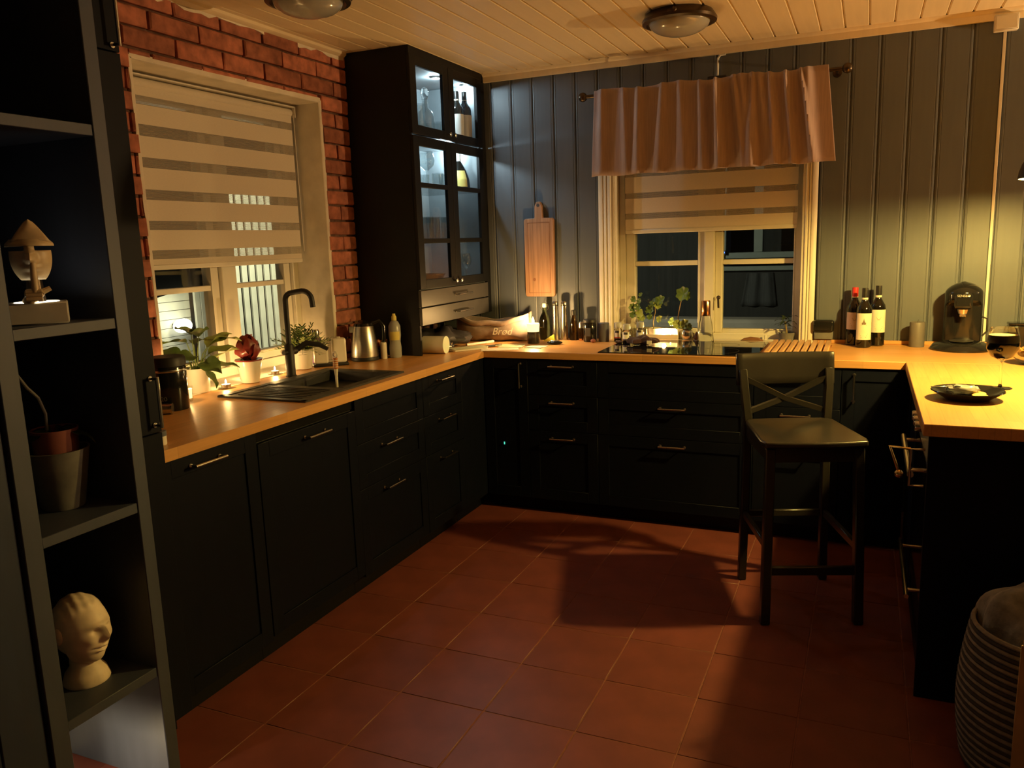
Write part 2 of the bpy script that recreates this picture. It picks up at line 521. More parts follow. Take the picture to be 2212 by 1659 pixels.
# ---- left wall (brick), window opening
WY0, WY1, WZ0, WZ1 = -2.285, -1.12, 0.90, 2.25
wl = MB()
wl.box(-0.30, -0.012, YF, WY0, 0, H + 0.1).box(-0.30, -0.012, WY1, 0.2, 0, H + 0.1)
wl.box(-0.30, -0.012, WY0, WY1, 0, WZ0).box(-0.30, -0.012, WY0, WY1, WZ1, H + 0.1)
wlo = tag(wl.build('wall_left', 'mortar'), kind='structure')
def brick(y0, y1, z0, z1):
    j = lambda a: R.uniform(-a, a)
    bm_ = MB()
    d = 0.006 + R.uniform(0, 0.006)
    b0 = [(-0.014, y0 + j(.003), z0 + j(.002)), (-0.014, y1 + j(.003), z0 + j(.002)), (-0.014, y1 + j(.003), z1 + j(.002)), (-0.014, y0 + j(.003), z1 + j(.002))]
    e = 0.006
    b1 = [(d - 0.005, p[1], p[2]) for p in b0]
    cy, cz = (y0 + y1) / 2, (z0 + z1) / 2
    b2 = [(d + j(.0015), p[1] + (e if p[1] < cy else -e) + j(.002), p[2] + (e if p[2] < cz else -e) + j(.0015)) for p in b0]
    vs_ = b0 + b1 + b2
    fs = []
    for k in (0, 4):
        for i in range(4):
            fs.append((k + i, k + (i + 1) % 4, k + 4 + (i + 1) % 4, k + 4 + i))
    fs.append((8, 9, 10, 11))
    bm_.add(vs_, fs)
    return bm_.build('brick', 'brick', wlo)
ph, bl = 0.0785, 0.262
z1 = H - 0.006
row = 0
while z1 > 0.80:
    z0 = z1 - ph + 0.011
    y1 = -0.745 - (bl / 2 if row % 2 else 0)
    segs = []
    while y1 > -3.0:
        y0 = y1 - bl + 0.011
        segs.append((y0, y1)); y1 = y0 - 0.011
    for (a, b) in segs:
        parts = [(a, b)]
        if z0 < WZ1 - 0.02 and z1 > WZ0:
            parts = []
            if b > WY1:
                if max(a, WY1 + 0.004) < b - 0.012: parts.append((max(a, WY1 + R.uniform(0.0, 0.012)), b))
            if a < WY0:
                if a < min(b, WY0 - 0.004) - 0.012: parts.append((a, min(b, WY0 - R.uniform(0.0, 0.012))))
            if z1 > WZ1 + 0.012 and min(b, WY1) - max(a, WY0) > 0.02: parts.append((max(a, WY0), min(b, WY1)))
        for (a_, b_) in parts:
            zz0 = z0
            if z0 < WZ1 < z1 and a_ < WY1 - 0.01 and b_ > WY0 + 0.01: zz0 = WZ1 + 0.009
            brick(a_, b_, zz0, z1)
    z1 -= ph; row += 1
# reveal of the left window (plaster, splayed lip)
rv = MB()
rv.box(-0.24, 0.003, WY1 - 0.012, WY1 + 0.008, WZ0, WZ1 + 0.008)
rv.box(-0.24, 0.003, WY0 - 0.008, WY0 + 0.012, WZ0, WZ1 + 0.008)
rv.box(-0.24, 0.003, WY0, WY1, WZ1 - 0.012, WZ1 + 0.01)
win1 = struct('window_1')
rj = random.Random(21)
def jag(n, f):
    return [f(k / n, rj.uniform(0.2, 1.0)) for k in range(n + 1)]
e1 = [(WY1 - 0.004, WZ0 + 0.02)] + jag(26, lambda u, q: (WY1 + 0.004 + 0.010 * q, WZ0 + 0.02 + (WZ1 - WZ0 - 0.02) * u)) + [(WY1 - 0.004, WZ1)]
MB().prism(e1, -0.012, 0.0035, 'x').build('plaster_edge', 'plaster', win1)
e2 = [(WY0 + 0.004, WZ0 + 0.02)] + jag(26, lambda u, q: (WY0 - 0.002 - 0.008 * q, WZ0 + 0.02 + (WZ1 - WZ0 - 0.02) * u)) + [(WY0 + 0.004, WZ1)]
MB().prism(e2, -0.012, 0.0035, 'x').build('plaster_edge', 'plaster', win1)
e3 = [(WY0, WZ1 - 0.004)] + jag(24, lambda u, q: (WY0 + (WY1 - WY0) * u, WZ1 + 0.004 + 0.016 * q)) + [(WY1, WZ1 - 0.004)]
MB().prism(e3, -0.012, 0.0045, 'x').build('plaster_edge', 'plaster', win1)
e4 = [(-2.9, H)] + jag(44, lambda u, q: (-2.9 + 2.0 * u, H - 0.018 - 0.026 * q)) + [(-0.9, H)]
MB().prism(e4, -0.012, 0.0105, 'x').build('plaster_edge', 'plaster', win1)
rv.build('reveal', 'plaster', win1, bevel=0.004)
MB().box(-0.24, 0.0, WY0 + 0.012, WY1 - 0.012, ZC - 0.03, ZC + 0.003).build('sill', 'whitepaint', win1, bevel=0.002)
# frame, mullion, sashes
def rect_frame_x(mb, x0, x1, y0, y1, z0, z1, t):
    mb.box(x0, x1, y0, y0 + t, z0, z1).box(x0, x1, y1 - t, y1, z0, z1)
    mb.box(x0, x1, y0 + t, y1 - t, z0, z0 + t).box(x0, x1, y0 + t, y1 - t, z1 - t, z1)
    return mb
def rect_frame_y(mb, y0, y1, x0, x1, z0, z1, t, tb=None, tt=None):
    tb = tb or t; tt = tt or t
    mb.box(x0, x0 + t, y0, y1, z0, z1).box(x1 - t, x1, y0, y1, z0, z1)
    mb.box(x0 + t, x1 - t, y0, y1, z0, z0 + tb).box(x0 + t, x1 - t, y0, y1, z1 - tt, z1)
    return mb
fx0, fx1 = -0.285, -0.205
yi0, yi1 = WY0 + 0.012, WY1 - 0.012
ym = -1.665
rect_frame_x(MB(), fx0, fx1, yi0, yi1, ZC + 0.003, WZ1 - 0.012, 0.045).build('frame', 'whitepaint', win1, bevel=0.003)
MB().box(fx0, fx1 + 0.004, ym - 0.03, ym + 0.03, ZC + 0.045, WZ1 - 0.05).build('mullion', 'whitepaint', win1, bevel=0.004)
for (a, b) in ((yi0 + 0.045, ym - 0.03), (ym + 0.03, yi1 - 0.045)):
    s_ = rect_frame_x(MB(), -0.275, -0.222, a + 0.003, b - 0.003, ZC + 0.006 + 0.04, WZ1 - 0.06, 0.05).build('sash', 'whitepaint', win1, bevel=0.004)
    MB().box(-0.268, -0.228, a + 0.05, b - 0.05, 1.333, 1.358).build('glazing_bar', 'whitepaint', s_, bevel=0.003)
    MB().box(-0.252, -0.248, a + 0.05, b - 0.05, ZC + 0.095, WZ1 - 0.108).build('pane', 'pane', s_)
    MB().box(-0.222, -0.205, b - 0.13, b - 0.06, ZC + 0.056, ZC + 0.07).build('catch', 'whitepaint', s_, bevel=0.002)
# ---- back window
win2 = struct('window_2')
MB().box(1.20, 2.26, 0.0, 0.16, 0.90, ZC).build('sill', 'whitepaint', win2, bevel=0.002)
rv2 = MB().box(1.20, 1.216, 0.0, 0.16, ZC, 2.10).box(2.25, 2.26, 0.0, 0.16, ZC, 2.10).box(1.216, 2.25, 0.0, 0.16, 2.085, 2.10)
rv2.build('reveal', 'whitepaint', win2)
rect_frame_y(MB(), 0.085, 0.16, 1.216, 2.25, ZC, 2.085, 0.035).build('frame', 'whitepaint', win2, bevel=0.004)
MB().box(1.72, 1.778, 0.072, 0.16, ZC + 0.035, 2.05).build('mullion', 'whitepaint', win2, bevel=0.006)
for (a, b) in ((1.251, 1.72), (1.778, 2.215)):
    aa, bb = (1.307, 1.679) if a < 1.5 else (1.819, 2.204)
    m_ = MB()
    m_.box(a, aa, 0.10, 0.15, ZC + 0.035, 2.05).box(bb, b, 0.10, 0.15, ZC + 0.035, 2.05).box(aa, bb, 0.10, 0.15, ZC + 0.035, 0.977).box(aa, bb, 0.10, 0.15, 2.0, 2.05)
    s_ = m_.build('sash', 'whitepaint', win2, bevel=0.004)
    MB().box(aa, bb, 0.105, 0.145, 1.345, 1.373).build('glazing_bar', 'whitepaint', s_, bevel=0.003)
    MB().box(aa, bb, 0.124, 0.128, 0.977, 2.0).build('pane', 'pane', s_)
# window hook on the mullion
MB().tube([(1.805, 0.07, 1.16), (1.805, 0.055, 1.15), (1.808, 0.05, 1.10)], 0.006, 8).sphere((1.805, 0.062, 1.16), 0.012, 10, 6).build('catch', 'bronze', win2)
# fluted casing
def casing(x0, x1):
    wd = x1 - x0
    p = [(x0, 0.0), (x0, -0.012), (x0 + .012, -0.020), (x0 + .026, -0.020), (x0 + .030, -0.013), (x0 + .040, -0.020), (x0 + wd * .5, -0.020), (x0 + wd * .55, -0.012), (x0 + wd * .66, -0.019), (x0 + wd * .78, -0.019), (x0 + wd * .82, -0.010), (x1, -0.010), (x1, 0.0)]
    return p
cs = MB().prism(casing(1.118, 1.212), ZC, 2.19, 'z').build('casing', 'whitepaint', win2)
cs = MB().prism([(2.326 - (p[0] - 2.252), p[1]) for p in casing(2.252, 2.326)], ZC, 2.19, 'z').build('casing', 'whitepaint', win2)
MB().box(1.118, 2.326, -0.02, 0, 2.10, 2.19).build('casing', 'whitepaint', win2, bevel=0.004)
# ---- crown mouldings
tr = MB().prism([(0.0, H), (-0.03, H), (-0.026, H - 0.012), (-0.018, H - 0.018), (-0.016, H - 0.049), (0.0, H - 0.049)], 0.40, XR, 'x')
tag(tr.build('trim_1', 'ceil'), kind='structure')
tr = MB().prism([(0.006, H), (0.032, H), (0.03, H - 0.012), (0.016, H - 0.022), (0.006, H - 0.024)], YF, -0.90, 'y')
tag(tr.build('trim_2', 'ceil'), kind='structure')
# ---- rest of the room
tag(MB().box(XR, XR + 0.1, YF, 0.2, 0, H + 0.1).build('wall_right', 'wallpaint'), kind='structure')
tag(MB().box(-0.3, XR, YF - 0.1, YF, 0, H + 0.1).build('wall_rear', 'wallpaint'), kind='structure')

# ================================================================= CABINETS
def wbuild(mb, name, mat, parent, **k):
    """build from world coordinates under an unrotated parent"""
    off = Vector((0, 0, 0)); p = parent
    while p: off += p.location; p = p.parent
    mb.v = [tuple(Vector(q) - off) for q in mb.v]
    return mb.build(name, mat, parent, **k)

def handle(parent, c, axis, out, L=0.138, name='handle'):
    """bar handle: two posts with round feet and a slim bar"""
    c = Vector(c); a = Vector(axis); o = Vector(out)
    h = a * (L / 2 - 0.006)
    mb = MB()
    mb.tube([c - a * L / 2 + o * 0.030, c + a * L / 2 + o * 0.030], 0.0052, 10)
    for s in (-1, 1):
        mb.tube([c + h * s, c + h * s + o * 0.030], 0.0042, 8)
        mb.tube([c + h * s, c + h * s + o * 0.004], 0.008, 10)
    return wbuild(mb, name, 'steel', parent)

def shaker(parent, name, plane, pos, a0, a1, z0, z1, depth=0.019, fr=0.058, mat='navy_front'):
    """framed front; plane 'x' faces +x at x=pos (a = y), '-x' faces -x, 'y' faces -y at y=pos (a = x)"""
    g = 0.0016
    a0 += g; a1 -= g; z0 += g; z1 -= g
    mb = MB()
    f = min(fr, (z1 - z0) * 0.33)
    def bx(u0, u1, w0, w1, d0, d1):
        if plane == 'x': mb.box(pos - d1, pos - d0, u0, u1, w0, w1)
        elif plane == '-x': mb.box(pos + d0, pos + d1, u0, u1, w0, w1)
        else: mb.box(u0, u1, pos + d0, pos + d1, w0, w1)
    bx(a0, a0 + f, z0, z1, 0, depth); bx(a1 - f, a1, z0, z1, 0, depth)
    bx(a0 + f, a1 - f, z0, z0 + f, 0, depth); bx(a0 + f, a1 - f, z1 - f, z1, 0, depth)
    bx(a0 + f, a1 - f, z0 + f, z1 - f, 0.006, depth)
    return wbuild(mb, name, mat, parent, bevel=0.0012)

XF, YB = 0.625, -0.625        # front planes of the left and the back row
TOE = 0.085
def base_left(y0, y1, label, fronts):
    t = thing('base_cabinet', (0.3, (y0 + y1) / 2, 0), label, 'cabinet', group='black base cabinets under the worktop')
    wbuild(MB().box(0.02, XF - 0.021, y0 + 0.001, y1 - 0.001, TOE, 0.878), 'body', 'navy', t)
    wbuild(MB().box(0.05, XF - 0.062, y0 + 0.001, y1 - 0.001, 0.0, TOE), 'plinth', 'navy', t)
    for (kind, z0, z1, hy, hz) in fronts:
        d = shaker(t, kind, 'x', XF, y0, y1, z0, z1)
        if hz: handle(d, (XF, hy, hz), (0, 1, 0), (1, 0, 0))
    return t
def base_back(x0, x1, label, fronts):
    t = thing('base_cabinet', ((x0 + x1) / 2, -0.3, 0), label, 'cabinet', group='black base cabinets under the worktop')
    wbuild(MB().box(x0 + 0.001, x1 - 0.001, YB + 0.021, -0.005, TOE, 0.878), 'body', 'navy', t)
    wbuild(MB().box(x0 + 0.001, x1 - 0.001, YB + 0.062, -0.05, 0.0, TOE), 'plinth', 'navy', t)
    for (kind, z0, z1, hx, hz, vert) in fronts:
        d = shaker(t, kind, 'y', YB, x0, x1, z0, z1)
        if hz: handle(d, (hx, YB, hz), (0, 0, 1) if vert else (1, 0, 0), (0, -1, 0))
    return t
base_left(-2.925, -2.48, 'black base cabinet with one long handle beside the tall cabinet', [('door', 0.085, 0.878, -2.725, 0.842)])
base_left(-1.88, -1.31, 'black drawer cabinet under the sink with a plain top front', [('drawer', 0.68, 0.878, 0, 0), ('drawer', 0.48, 0.68, -1.63, 0.642), ('drawer', 0.085, 0.48, -1.63, 0.442)])
base_left(-1.31, -0.90, 'narrow black three-drawer cabinet near the inner corner on the sink side', [('drawer', 0.68, 0.878, -1.103, 0.842), ('drawer', 0.48, 0.68, -1.103, 0.642), ('drawer', 0.085, 0.48, -1.103, 0.442)])
t = thing('corner_filler', (0.3, -0.77, 0), 'plain black filler panel in the inner corner of the base cabinets', 'panel')
wbuild(MB().box(XF - 0.03, XF - 0.002, -0.899, YB, 0.085, 0.878).box(XF - 0.09, XF - 0.062, -0.899, YB + 0.062, 0, 0.085), 'panel', 'navy_front', t, bevel=0.001)
# dishwasher
t = thing('dishwasher', (0.3, -2.18, 0), 'built-in dishwasher behind a black front with a glossy strip on top', 'dishwasher')
wbuild(MB().box(0.04, XF - 0.022, -2.479, -1.881, TOE, 0.876), 'body', 'black_matt', t)
wbuild(MB().box(XF - 0.03, XF - 0.012, -2.478, -1.882, 0.838, 0.874), 'control_strip', 'black_gloss', t, bevel=0.002)
d = shaker(t, 'door', 'x', XF + 0.002, -2.48, -1.88, 0.10, 0.835)
handle(d, (XF + 0.002, -2.157, 0.80), (0, 1, 0), (1, 0, 0))
wbuild(MB().box(0.05, XF - 0.062, -2.479, -1.881, 0.0, TOE), 'plinth', 'navy', t)
# back row
cc = base_back(0.627, 0.893, 'black corner door with an upright handle left of the narrow drawers', [('door', 0.085, 0.878, 0.852, 0.787, True)])
base_back(0.893, 1.293, 'narrow black three-drawer cabinet left of the hob drawers', [('drawer', 0.68, 0.878, 1.093, 0.842, False), ('drawer', 0.48, 0.68, 1.093, 0.642, False), ('drawer', 0.085, 0.48, 1.093, 0.442, False)])
base_back(1.293, 2.093, 'wide black drawer cabinet under the glass hob', [('drawer', 0.68, 0.878, 0, 0, False), ('drawer', 0.48, 0.68, 1.693, 0.642, False), ('drawer', 0.085, 0.48, 1.693, 0.442, False)])
base_back(2.093, 2.490, 'black three-drawer cabinet behind the bar stool', [('drawer', 0.68, 0.878, 2.29, 0.842, False), ('drawer', 0.48, 0.68, 2.29, 0.642, False), ('drawer', 0.085, 0.48, 2.29, 0.442, False)])
base_back(2.490, 2.775, 'black corner door with an upright handle beside the peninsula', [('door', 0.085, 0.878, 2.545, 0.787, True)])
wbuild(MB().box(0.736, 0.742, -0.6278, -0.6248, 0.386, 0.400), 'glow_dot', 'dot_green', cc)  # tiny glowing green dot on the corner door
# peninsula
t = thing('peninsula_cabinet', (3.2, -1.25, 0), 'black kitchen peninsula base with a plain end panel', 'cabinet')
wbuild(MB().box(2.80, 3.60, -1.895, -0.628, TOE, 0.878), 'body', 'navy', t)
wbuild(MB().box(2.775, 3.64, -1.915, -1.897, 0.0, 0.878), 'end_panel', 'navy_front', t, bevel=0.0015)
wbuild(MB().box(2.84, 3.56, -1.89, -0.65, 0.0, TOE), 'plinth', 'navy', t)
d = shaker(t, 'door', '-x', 2.778, -1.25, -0.70, 0.085, 0.878)
d = shaker(t, 'drawer', '-x', 2.778, -1.893, -1.29, 0.085, 0.27)
t = thing('oven', (2.9, -1.59, 0), 'built-in oven with knobs and bar handle in the side of the peninsula', 'oven')
wbuild(MB().box(2.781, 2.80, -1.89, -1.295, 0.275, 0.76), 'door', 'black_gloss', t, bevel=0.003)
wbuild(MB().box(2.781, 2.80, -1.89, -1.295, 0.765, 0.876), 'control_panel', 'steel_brushed', t, bevel=0.002)
wbuild(MB().box(2.8, 2.815, -1.89, -1.295, 0.275, 0.876), 'body', 'black_matt', t)
for k, yy in enumerate((-1.36, -1.45, -1.54)):
    mb = MB().lathe([(0, 0), (0.021, 0), (0.019, 0.022), (0.016, 0.026), (0, 0.026)], 16, Mx((2.781, yy, 0.825), ry=-PI / 2))
    wbuild(mb, 'knob', 'steel', t)
mb = MB().tube([(2.732, -1.86, 0.735), (2.732, -1.32, 0.735)], 0.010, 12)
for yy in (-1.80, -1.38): mb.tube([(2.732, yy, 0.735), (2.781, yy, 0.735)], 0.007, 8)
wbuild(mb, 'handle', 'steel', t)
mb = MB().tube([(2.74, -1.86, 0.32), (2.74, -1.32, 0.32)], 0.008, 10)
for yy in (-1.80, -1.38): mb.tube([(2.74, yy, 0.32), (2.781, yy, 0.32)], 0.006, 8)
wbuild(mb, 'towel_rail', 'steel', t)
# bracket holding a towel rail on the peninsula corner
t = thing('towel_rail', (2.775, -1.86, 0.70), 'thin metal towel bracket on the near corner of the peninsula', 'towel rail')
mb = MB()
mb.tube([(-0.004, 0, 0.12), (-0.045, 0, 0.12), (-0.045, 0, 0.0), (-0.004, 0, 0.0)], 0.005, 8)
mb.tube([(-0.045, 0, 0.05), (-0.004, 0, 0.05)], 0.004, 8)
mb.build('bracket', 'steel', t)
mb = MB().tube([(-0.045, 0, 0.12), (-0.105, 0.02, 0.12), (-0.075, 0.02, 0.035)], 0.0048, 8).sphere((-0.075, 0.02, 0.03), 0.014, 12, 8)
mb.build('arm', 'brass', t)

# ---- worktops
SX0, SX1, SY0, SY1 = 0.19, 0.545, -1.86, -1.45      # sink bowl hole
t = thing('worktop', (0.3, -1.8, ZC), 'oiled beech worktop with the black sink along the brick wall', 'worktop', group='beech worktops')
mb = MB()
z0_, z1_ = ZC - 0.038, ZC
mb.box(0.0, 0.635, -2.93, SY0, z0_, z1_).box(0.0, 0.635, SY1, -0.636, z0_, z1_)
mb.box(0.0, SX0, SY0, SY1, z0_, z1_).box(SX1, 0.635, SY0, SY1, z0_, z1_)
wbuild(mb, 'slab', 'worktop_y', t)
t = thing('worktop', (1.8, -0.3, ZC), 'oiled beech worktop with the glass hob below the curtained window', 'worktop', group='beech worktops')
wbuild(MB().box(0.0, 3.70, -0.635, 0.0, z0_, z1_), 'slab', 'worktop_x', t, bevel=0.0025)
wbuild(MB().box(2.33, 3.70, -0.016, -0.0005, ZC, ZC + 0.019), 'upstand', 'worktop_x', t, bevel=0.002)
t = thing('worktop', (3.2, -1.3, ZC), 'oiled beech worktop of the peninsula, brightly lit from above', 'worktop', group='beech worktops')
wbuild(MB().box(2.757, 3.70, -1.93, -0.6355, z0_, z1_), 'slab', 'worktop_y', t, bevel=0.0025)

# ---- glass-fronted cabinet on the worktop
CX, CY0, CY1, CYM = 0.40, -0.89, -0.05, -0.47
t = thing('display_cabinet', (0.2, -0.45, ZC), 'tall black glass-fronted cabinet standing on the worktop in the corner', 'cabinet')
wbuild(MB().box(0.0, CX - 0.018, CY0 - 0.001, CY0 + 0.018, ZC, H), 'side_panel', 'cab_black', t, bevel=0.0015)
mb = MB().box(0.004, 0.014, CY0 + 0.018, CY1, 1.10, 2.47).box(0.014, CX - 0.022, CY1 - 0.016, CY1, 1.09, 2.47)
mb.box(0.014, CX - 0.022, CY0 + 0.018, CY0 + 0.032, 1.09, 2.47)
wbuild(mb, 'carcass', 'cab_inside', t)
wbuild(MB().box(0.0, CX - 0.004, CY1 - 0.0, -0.002, 1.08, H - 0.05), 'filler', 'cab_black', t)
wbuild(MB().box(0.0, CX - 0.002, CY0, -0.0305, 2.47, H), 'cornice', 'cab_black', t, bevel=0.002)
for z, th in ((1.08, 0.018), (1.27, 0.016), (1.524, 0.016), (1.816, 0.016), (2.085, 0.02), (2.45, 0.018)):
    wbuild(MB().box(0.014, CX - 0.024, CY0 + 0.032, CY1 - 0.016, z, z + th), 'shelf', {1.08: 'cab_black', 1.816: 'pane', 1.524: 'pane'}.get(z, 'cab_inside'), t)
def gdoor(y0, y1, z0, z1, bars, knob_y, knob_z):
    g = 0.0015; st = 0.062
    mb = MB()
    xa, xb = CX - 0.019, CX
    mb.box(xa, xb, y0 + g, y0 + st, z0 + g, z1 - g).box(xa, xb, y1 - st, y1 - g, z0 + g, z1 - g)
    mb.box(xa, xb, y0 + st, y1 - st, z0 + g, z0 + st - 0.012).box(xa, xb, y0 + st, y1 - st, z1 - st + 0.01, z1 - g)
    for zb in bars: mb.box(xa, xb, y0 + st, y1 - st, zb - 0.013, zb + 0.013)
    d = wbuild(mb, 'door', 'cab_black', t, bevel=0.002)
    lim = [z0 + st - 0.012] + list(bars) + [z1 - st + 0.01]
    for k in range(len(lim) - 1):
        lo = lim[k] + (0.013 if k else 0); hi = lim[k + 1] - (0.013 if k < len(lim) - 2 else 0)
        wbuild(MB().box(CX - 0.011, CX - 0.008, y0 + st, y1 - st, lo, hi), 'pane', 'pane', d)
    mb = MB().lathe([(0, 0), (0.005, 0), (0.005, 0.012), (0.012, 0.016), (0.012, 0.022), (0.006, 0.026), (0, 0.026)], 14, Mx((CX, knob_y, knob_z), ry=PI / 2))
    wbuild(mb, 'knob', 'steel', d)
for (a, b, s_) in ((CY0, CYM, -0.03), (CYM, CY1, 0.03)):
    gdoor(a, b, 2.082, 2.48, (), CYM + s_, 2.115)
    gdoor(a, b, 1.275, 2.078, (1.532, 1.826), CYM + s_, 1.305)
for (z0, z1) in ((1.180, 1.270), (1.080, 1.176)):
    d = wbuild(MB().box(CX - 0.019, CX, CY0 + 0.0015, CY1 - 0.0015, z0 + 0.001, z1 - 0.001), 'drawer', 'drawer_candlelit', t, bevel=0.0015)
    handle(d, (CX, -0.42, (z0 + z1) / 2), (0, 1, 0), (1, 0, 0), 0.17)
wbuild(MB().box(0.02, CX - 0.02, CY0 + 0.033, CY1 - 0.017, 1.099, 1.268), 'drawer_box', 'cab_black', t)
# spotlights under the shelves
for (yy, zz, sx_) in ((-0.41, 2.449, 0.290), (-0.105, 2.449, 0.325), (-0.40, 2.084, 0.290), (-0.12, 2.084, 0.20)):
    s_ = wbuild(MB().lathe([(0, 0), (0.030, 0), (0.030, -0.007), (0.026, -0.009), (0.025, -0.007), (0, -0.007)], 20, c=(sx_, yy, zz)), 'spotlight', 'steel', t)
    wbuild(MB().lathe([(0, -0.0072), (0.0245, -0.0072), (0.0245, -0.0082), (0, -0.0082)], 20, c=(sx_, yy, zz)), 'lens', 'spot_led', s_)
    pl = point_light('spot_lamp', (sx_, yy, zz - 0.02), P_SPOT, COOL, 0.015)
# socket strip inside the niche
s_ = thing('socket_strip', (0.20, CY0 + 0.019, 1.0), 'black double socket on the inner side panel below the drawers', 'socket')
MB().box(-0.05, 0.05, 0, 0.02, -0.04, 0.04).build('body', 'black_gloss', s_, bevel=0.004)
for dx in (-0.02, 0.022): MB().lathe([(0.016, 0), (0.018, 0.004), (0.006, 0.004), (0, -0.003)], 14, Mx((dx, 0.0195, 0), rx=-PI / 2)).build('outlet', 'steel', s_)

# ---- tall cabinet and open shelf at the left
t = thing('tall_cabinet', (0.35, -3.0, 0), 'tall black cupboard with slim steel handles left of the worktop', 'cabinet')
wbuild(MB().box(0.02, 0.661, -3.10, -2.931, TOE, H), 'body', 'navy', t)
wbuild(MB().box(0.02, 0.60, -3.10, -2.931, 0, TOE), 'plinth', 'navy', t)
for (z0, z1, hz) in ((0.085, 0.99, None), (0.99, 2.055, 1.085), (2.055, 2.50, 2.14)):
    d = wbuild(MB().box(0.662, 0.68, -3.10, -2.932, z0 + 0.0015, z1 - 0.0015), 'door', 'navy_front', t, bevel=0.0015)
    if hz: handle(d, (0.68, -2.957, hz), (0, 0, 1), (1, 0, 0), 0.15)
t = thing('open_shelf', (0.5, -3.28, 0), 'dark open shelf column holding the two sculptures', 'shelf')
XS = 0.80
wbuild(MB().box(0.16, XS, -3.147, -3.106, 0.0, H), 'upright', 'shelf_edge', t, bevel=0.002)
wbuild(MB().box(0.16, XS, -3.472, -3.424, 0.0, H), 'upright', 'shelf_edge', t, bevel=0.002)
wbuild(MB().box(0.36, 0.372, -3.424, -3.147, 0.0, H), 'back_panel', 'shelf_in', t)
for z in (0.340, 0.822, 1.323, 1.805, 2.31):
    wbuild(MB().box(0.372, XS - 0.003, -3.424, -3.147, z, z + 0.028), 'shelf', 'shelf_edge', t, bevel=0.0015)
t = thing('side_panel', (0.4, -3.60, 0), 'dark blue-grey panelled cupboard side left of the open shelf', 'panel')
for k in range(4):
    wbuild(MB().box(0.66, XS - 0.012, -3.474 - 0.11 * (k + 1), -3.476 - 0.11 * k, 0, H), 'board', 'panel_blue', t, bevel=0.003)

# ================================================================= LAMPS
def ceiling_light(x, y, label):
    t = thing('ceiling_light', (x, y, H), label, 'ceiling lamp', group='flush ceiling lamps')
    MB().lathe([(0, 0), (0.150, 0), (0.158, -0.012), (0.170, -0.030), (0.168, -0.042), (0.150, -0.048), (0.140, -0.040), (0.138, -0.02), (0, -0.02)], 40).build('rim', 'bronze', t)
    p = [(0.139, -0.036)] + [(0.139 * math.cos(a), -0.036 - 0.062 * math.sin(a)) for a in [PI / 2 * k / 8 for k in range(1, 8)]] + [(0, -0.098)]
    MB().lathe(p, 36).build('glass_dome', 'opal', t)
    for k in range(3):
        a = 0.6 + k * 2 * PI / 3
        MB().sphere((0.166 * math.cos(a), 0.166 * math.sin(a), -0.022), 0.012, 10, 6).build('clip', 'bronze', t)
ceiling_light(0.50, -1.83, 'flush dome ceiling lamp, unlit, above the brick wall window')
ceiling_light(1.745, -0.735, 'flush dome ceiling lamp, unlit, in front of the curtain')

# pendant over the peninsula
t = thing('pendant_lamp', (3.245, -1.20, H), 'black dome pendant lamp shining over the peninsula', 'pendant lamp')
zr = 1.674 - H
pr = [(0.185, 0)] + [(0.185 * math.cos(a), 0.15 * math.sin(a)) for a in [PI / 2 * k / 9 for k in range(1, 9)]] + [(0.02, 0.152)]
MB().lathe([(r, z + zr) for r, z in pr], 40).build('shade', 'black_matt', t, solid=0.0)
MB().lathe([(r * 0.985, z * 0.98 + zr) for r, z in pr], 40).build('shade_lining', 'shade_in', t)
MB().lathe([(0, 0.20 + zr), (0.018, 0.20 + zr), (0.022, 0.15 + zr), (0.020, 0.105 + zr), (0, 0.105 + zr)], 16).build('socket', 'black_matt', t)
MB().tube([(0, 0, 0.20 + zr), (0, 0, -0.03)], 0.0035, 6).build('cord', 'black_matt', t)
MB().lathe([(0, 0), (0.05, 0), (0.045, -0.03), (0, -0.03)], 20).build('canopy', 'black_matt', t)
MB().sphere((0, 0, 0.088 + zr), 0.024, 16, 10).build('bulb', 'bulb', t)
point_light('pendant_bulb_light', (3.245, -1.20, 1.674 + 0.028), P_PENDANT, WARM, 0.03)

# added fill lamp, unseen further right: dish below and cap above shape its beam
t = thing('fill_lamp', (5.2, -0.2, 0), 'unseen black floor lamp with a dish and a cap, added as fill light', 'floor lamp')
MB().lathe([(0, 0), (0.15, 0), (0.15, 0.015), (0.02, 0.03), (0, 0.03)], 28).build('base', 'black_matt', t)
MB().tube([(0, 0, 0.02), (0, 0, 1.60)], 0.011, 10).build('pole', 'black_matt', t)
MB().lathe([(0, 1.59), (0.05, 1.60), (0.12, 1.65), (0.16, 1.70)], 36).build('dish', 'black_matt', t, solid=0.004)
MB().lathe([(0.135, 1.795), (0.12, 1.83), (0.05, 1.86), (0, 1.865)], 36).build('cap', 'black_matt', t, solid=0.004)
for k in range(3): MB().tube([(0.13 * math.cos(k * 2.1 + .3), 0.13 * math.sin(k * 2.1 + .3), 1.67), (0.125 * math.cos(k * 2.1 + .3), 0.125 * math.sin(k * 2.1 + .3), 1.82)], 0.0025, 6).build('rod', 'black_matt', t)
MB().sphere((0, 0, 1.69), 0.028, 14, 8).build('bulb', 'bulb', t)
point_light('fill_lamp_light', (5.2, -0.2, 1.724), P_FILL_LAMP, (1.0, 0.62, 0.26), 0.02)

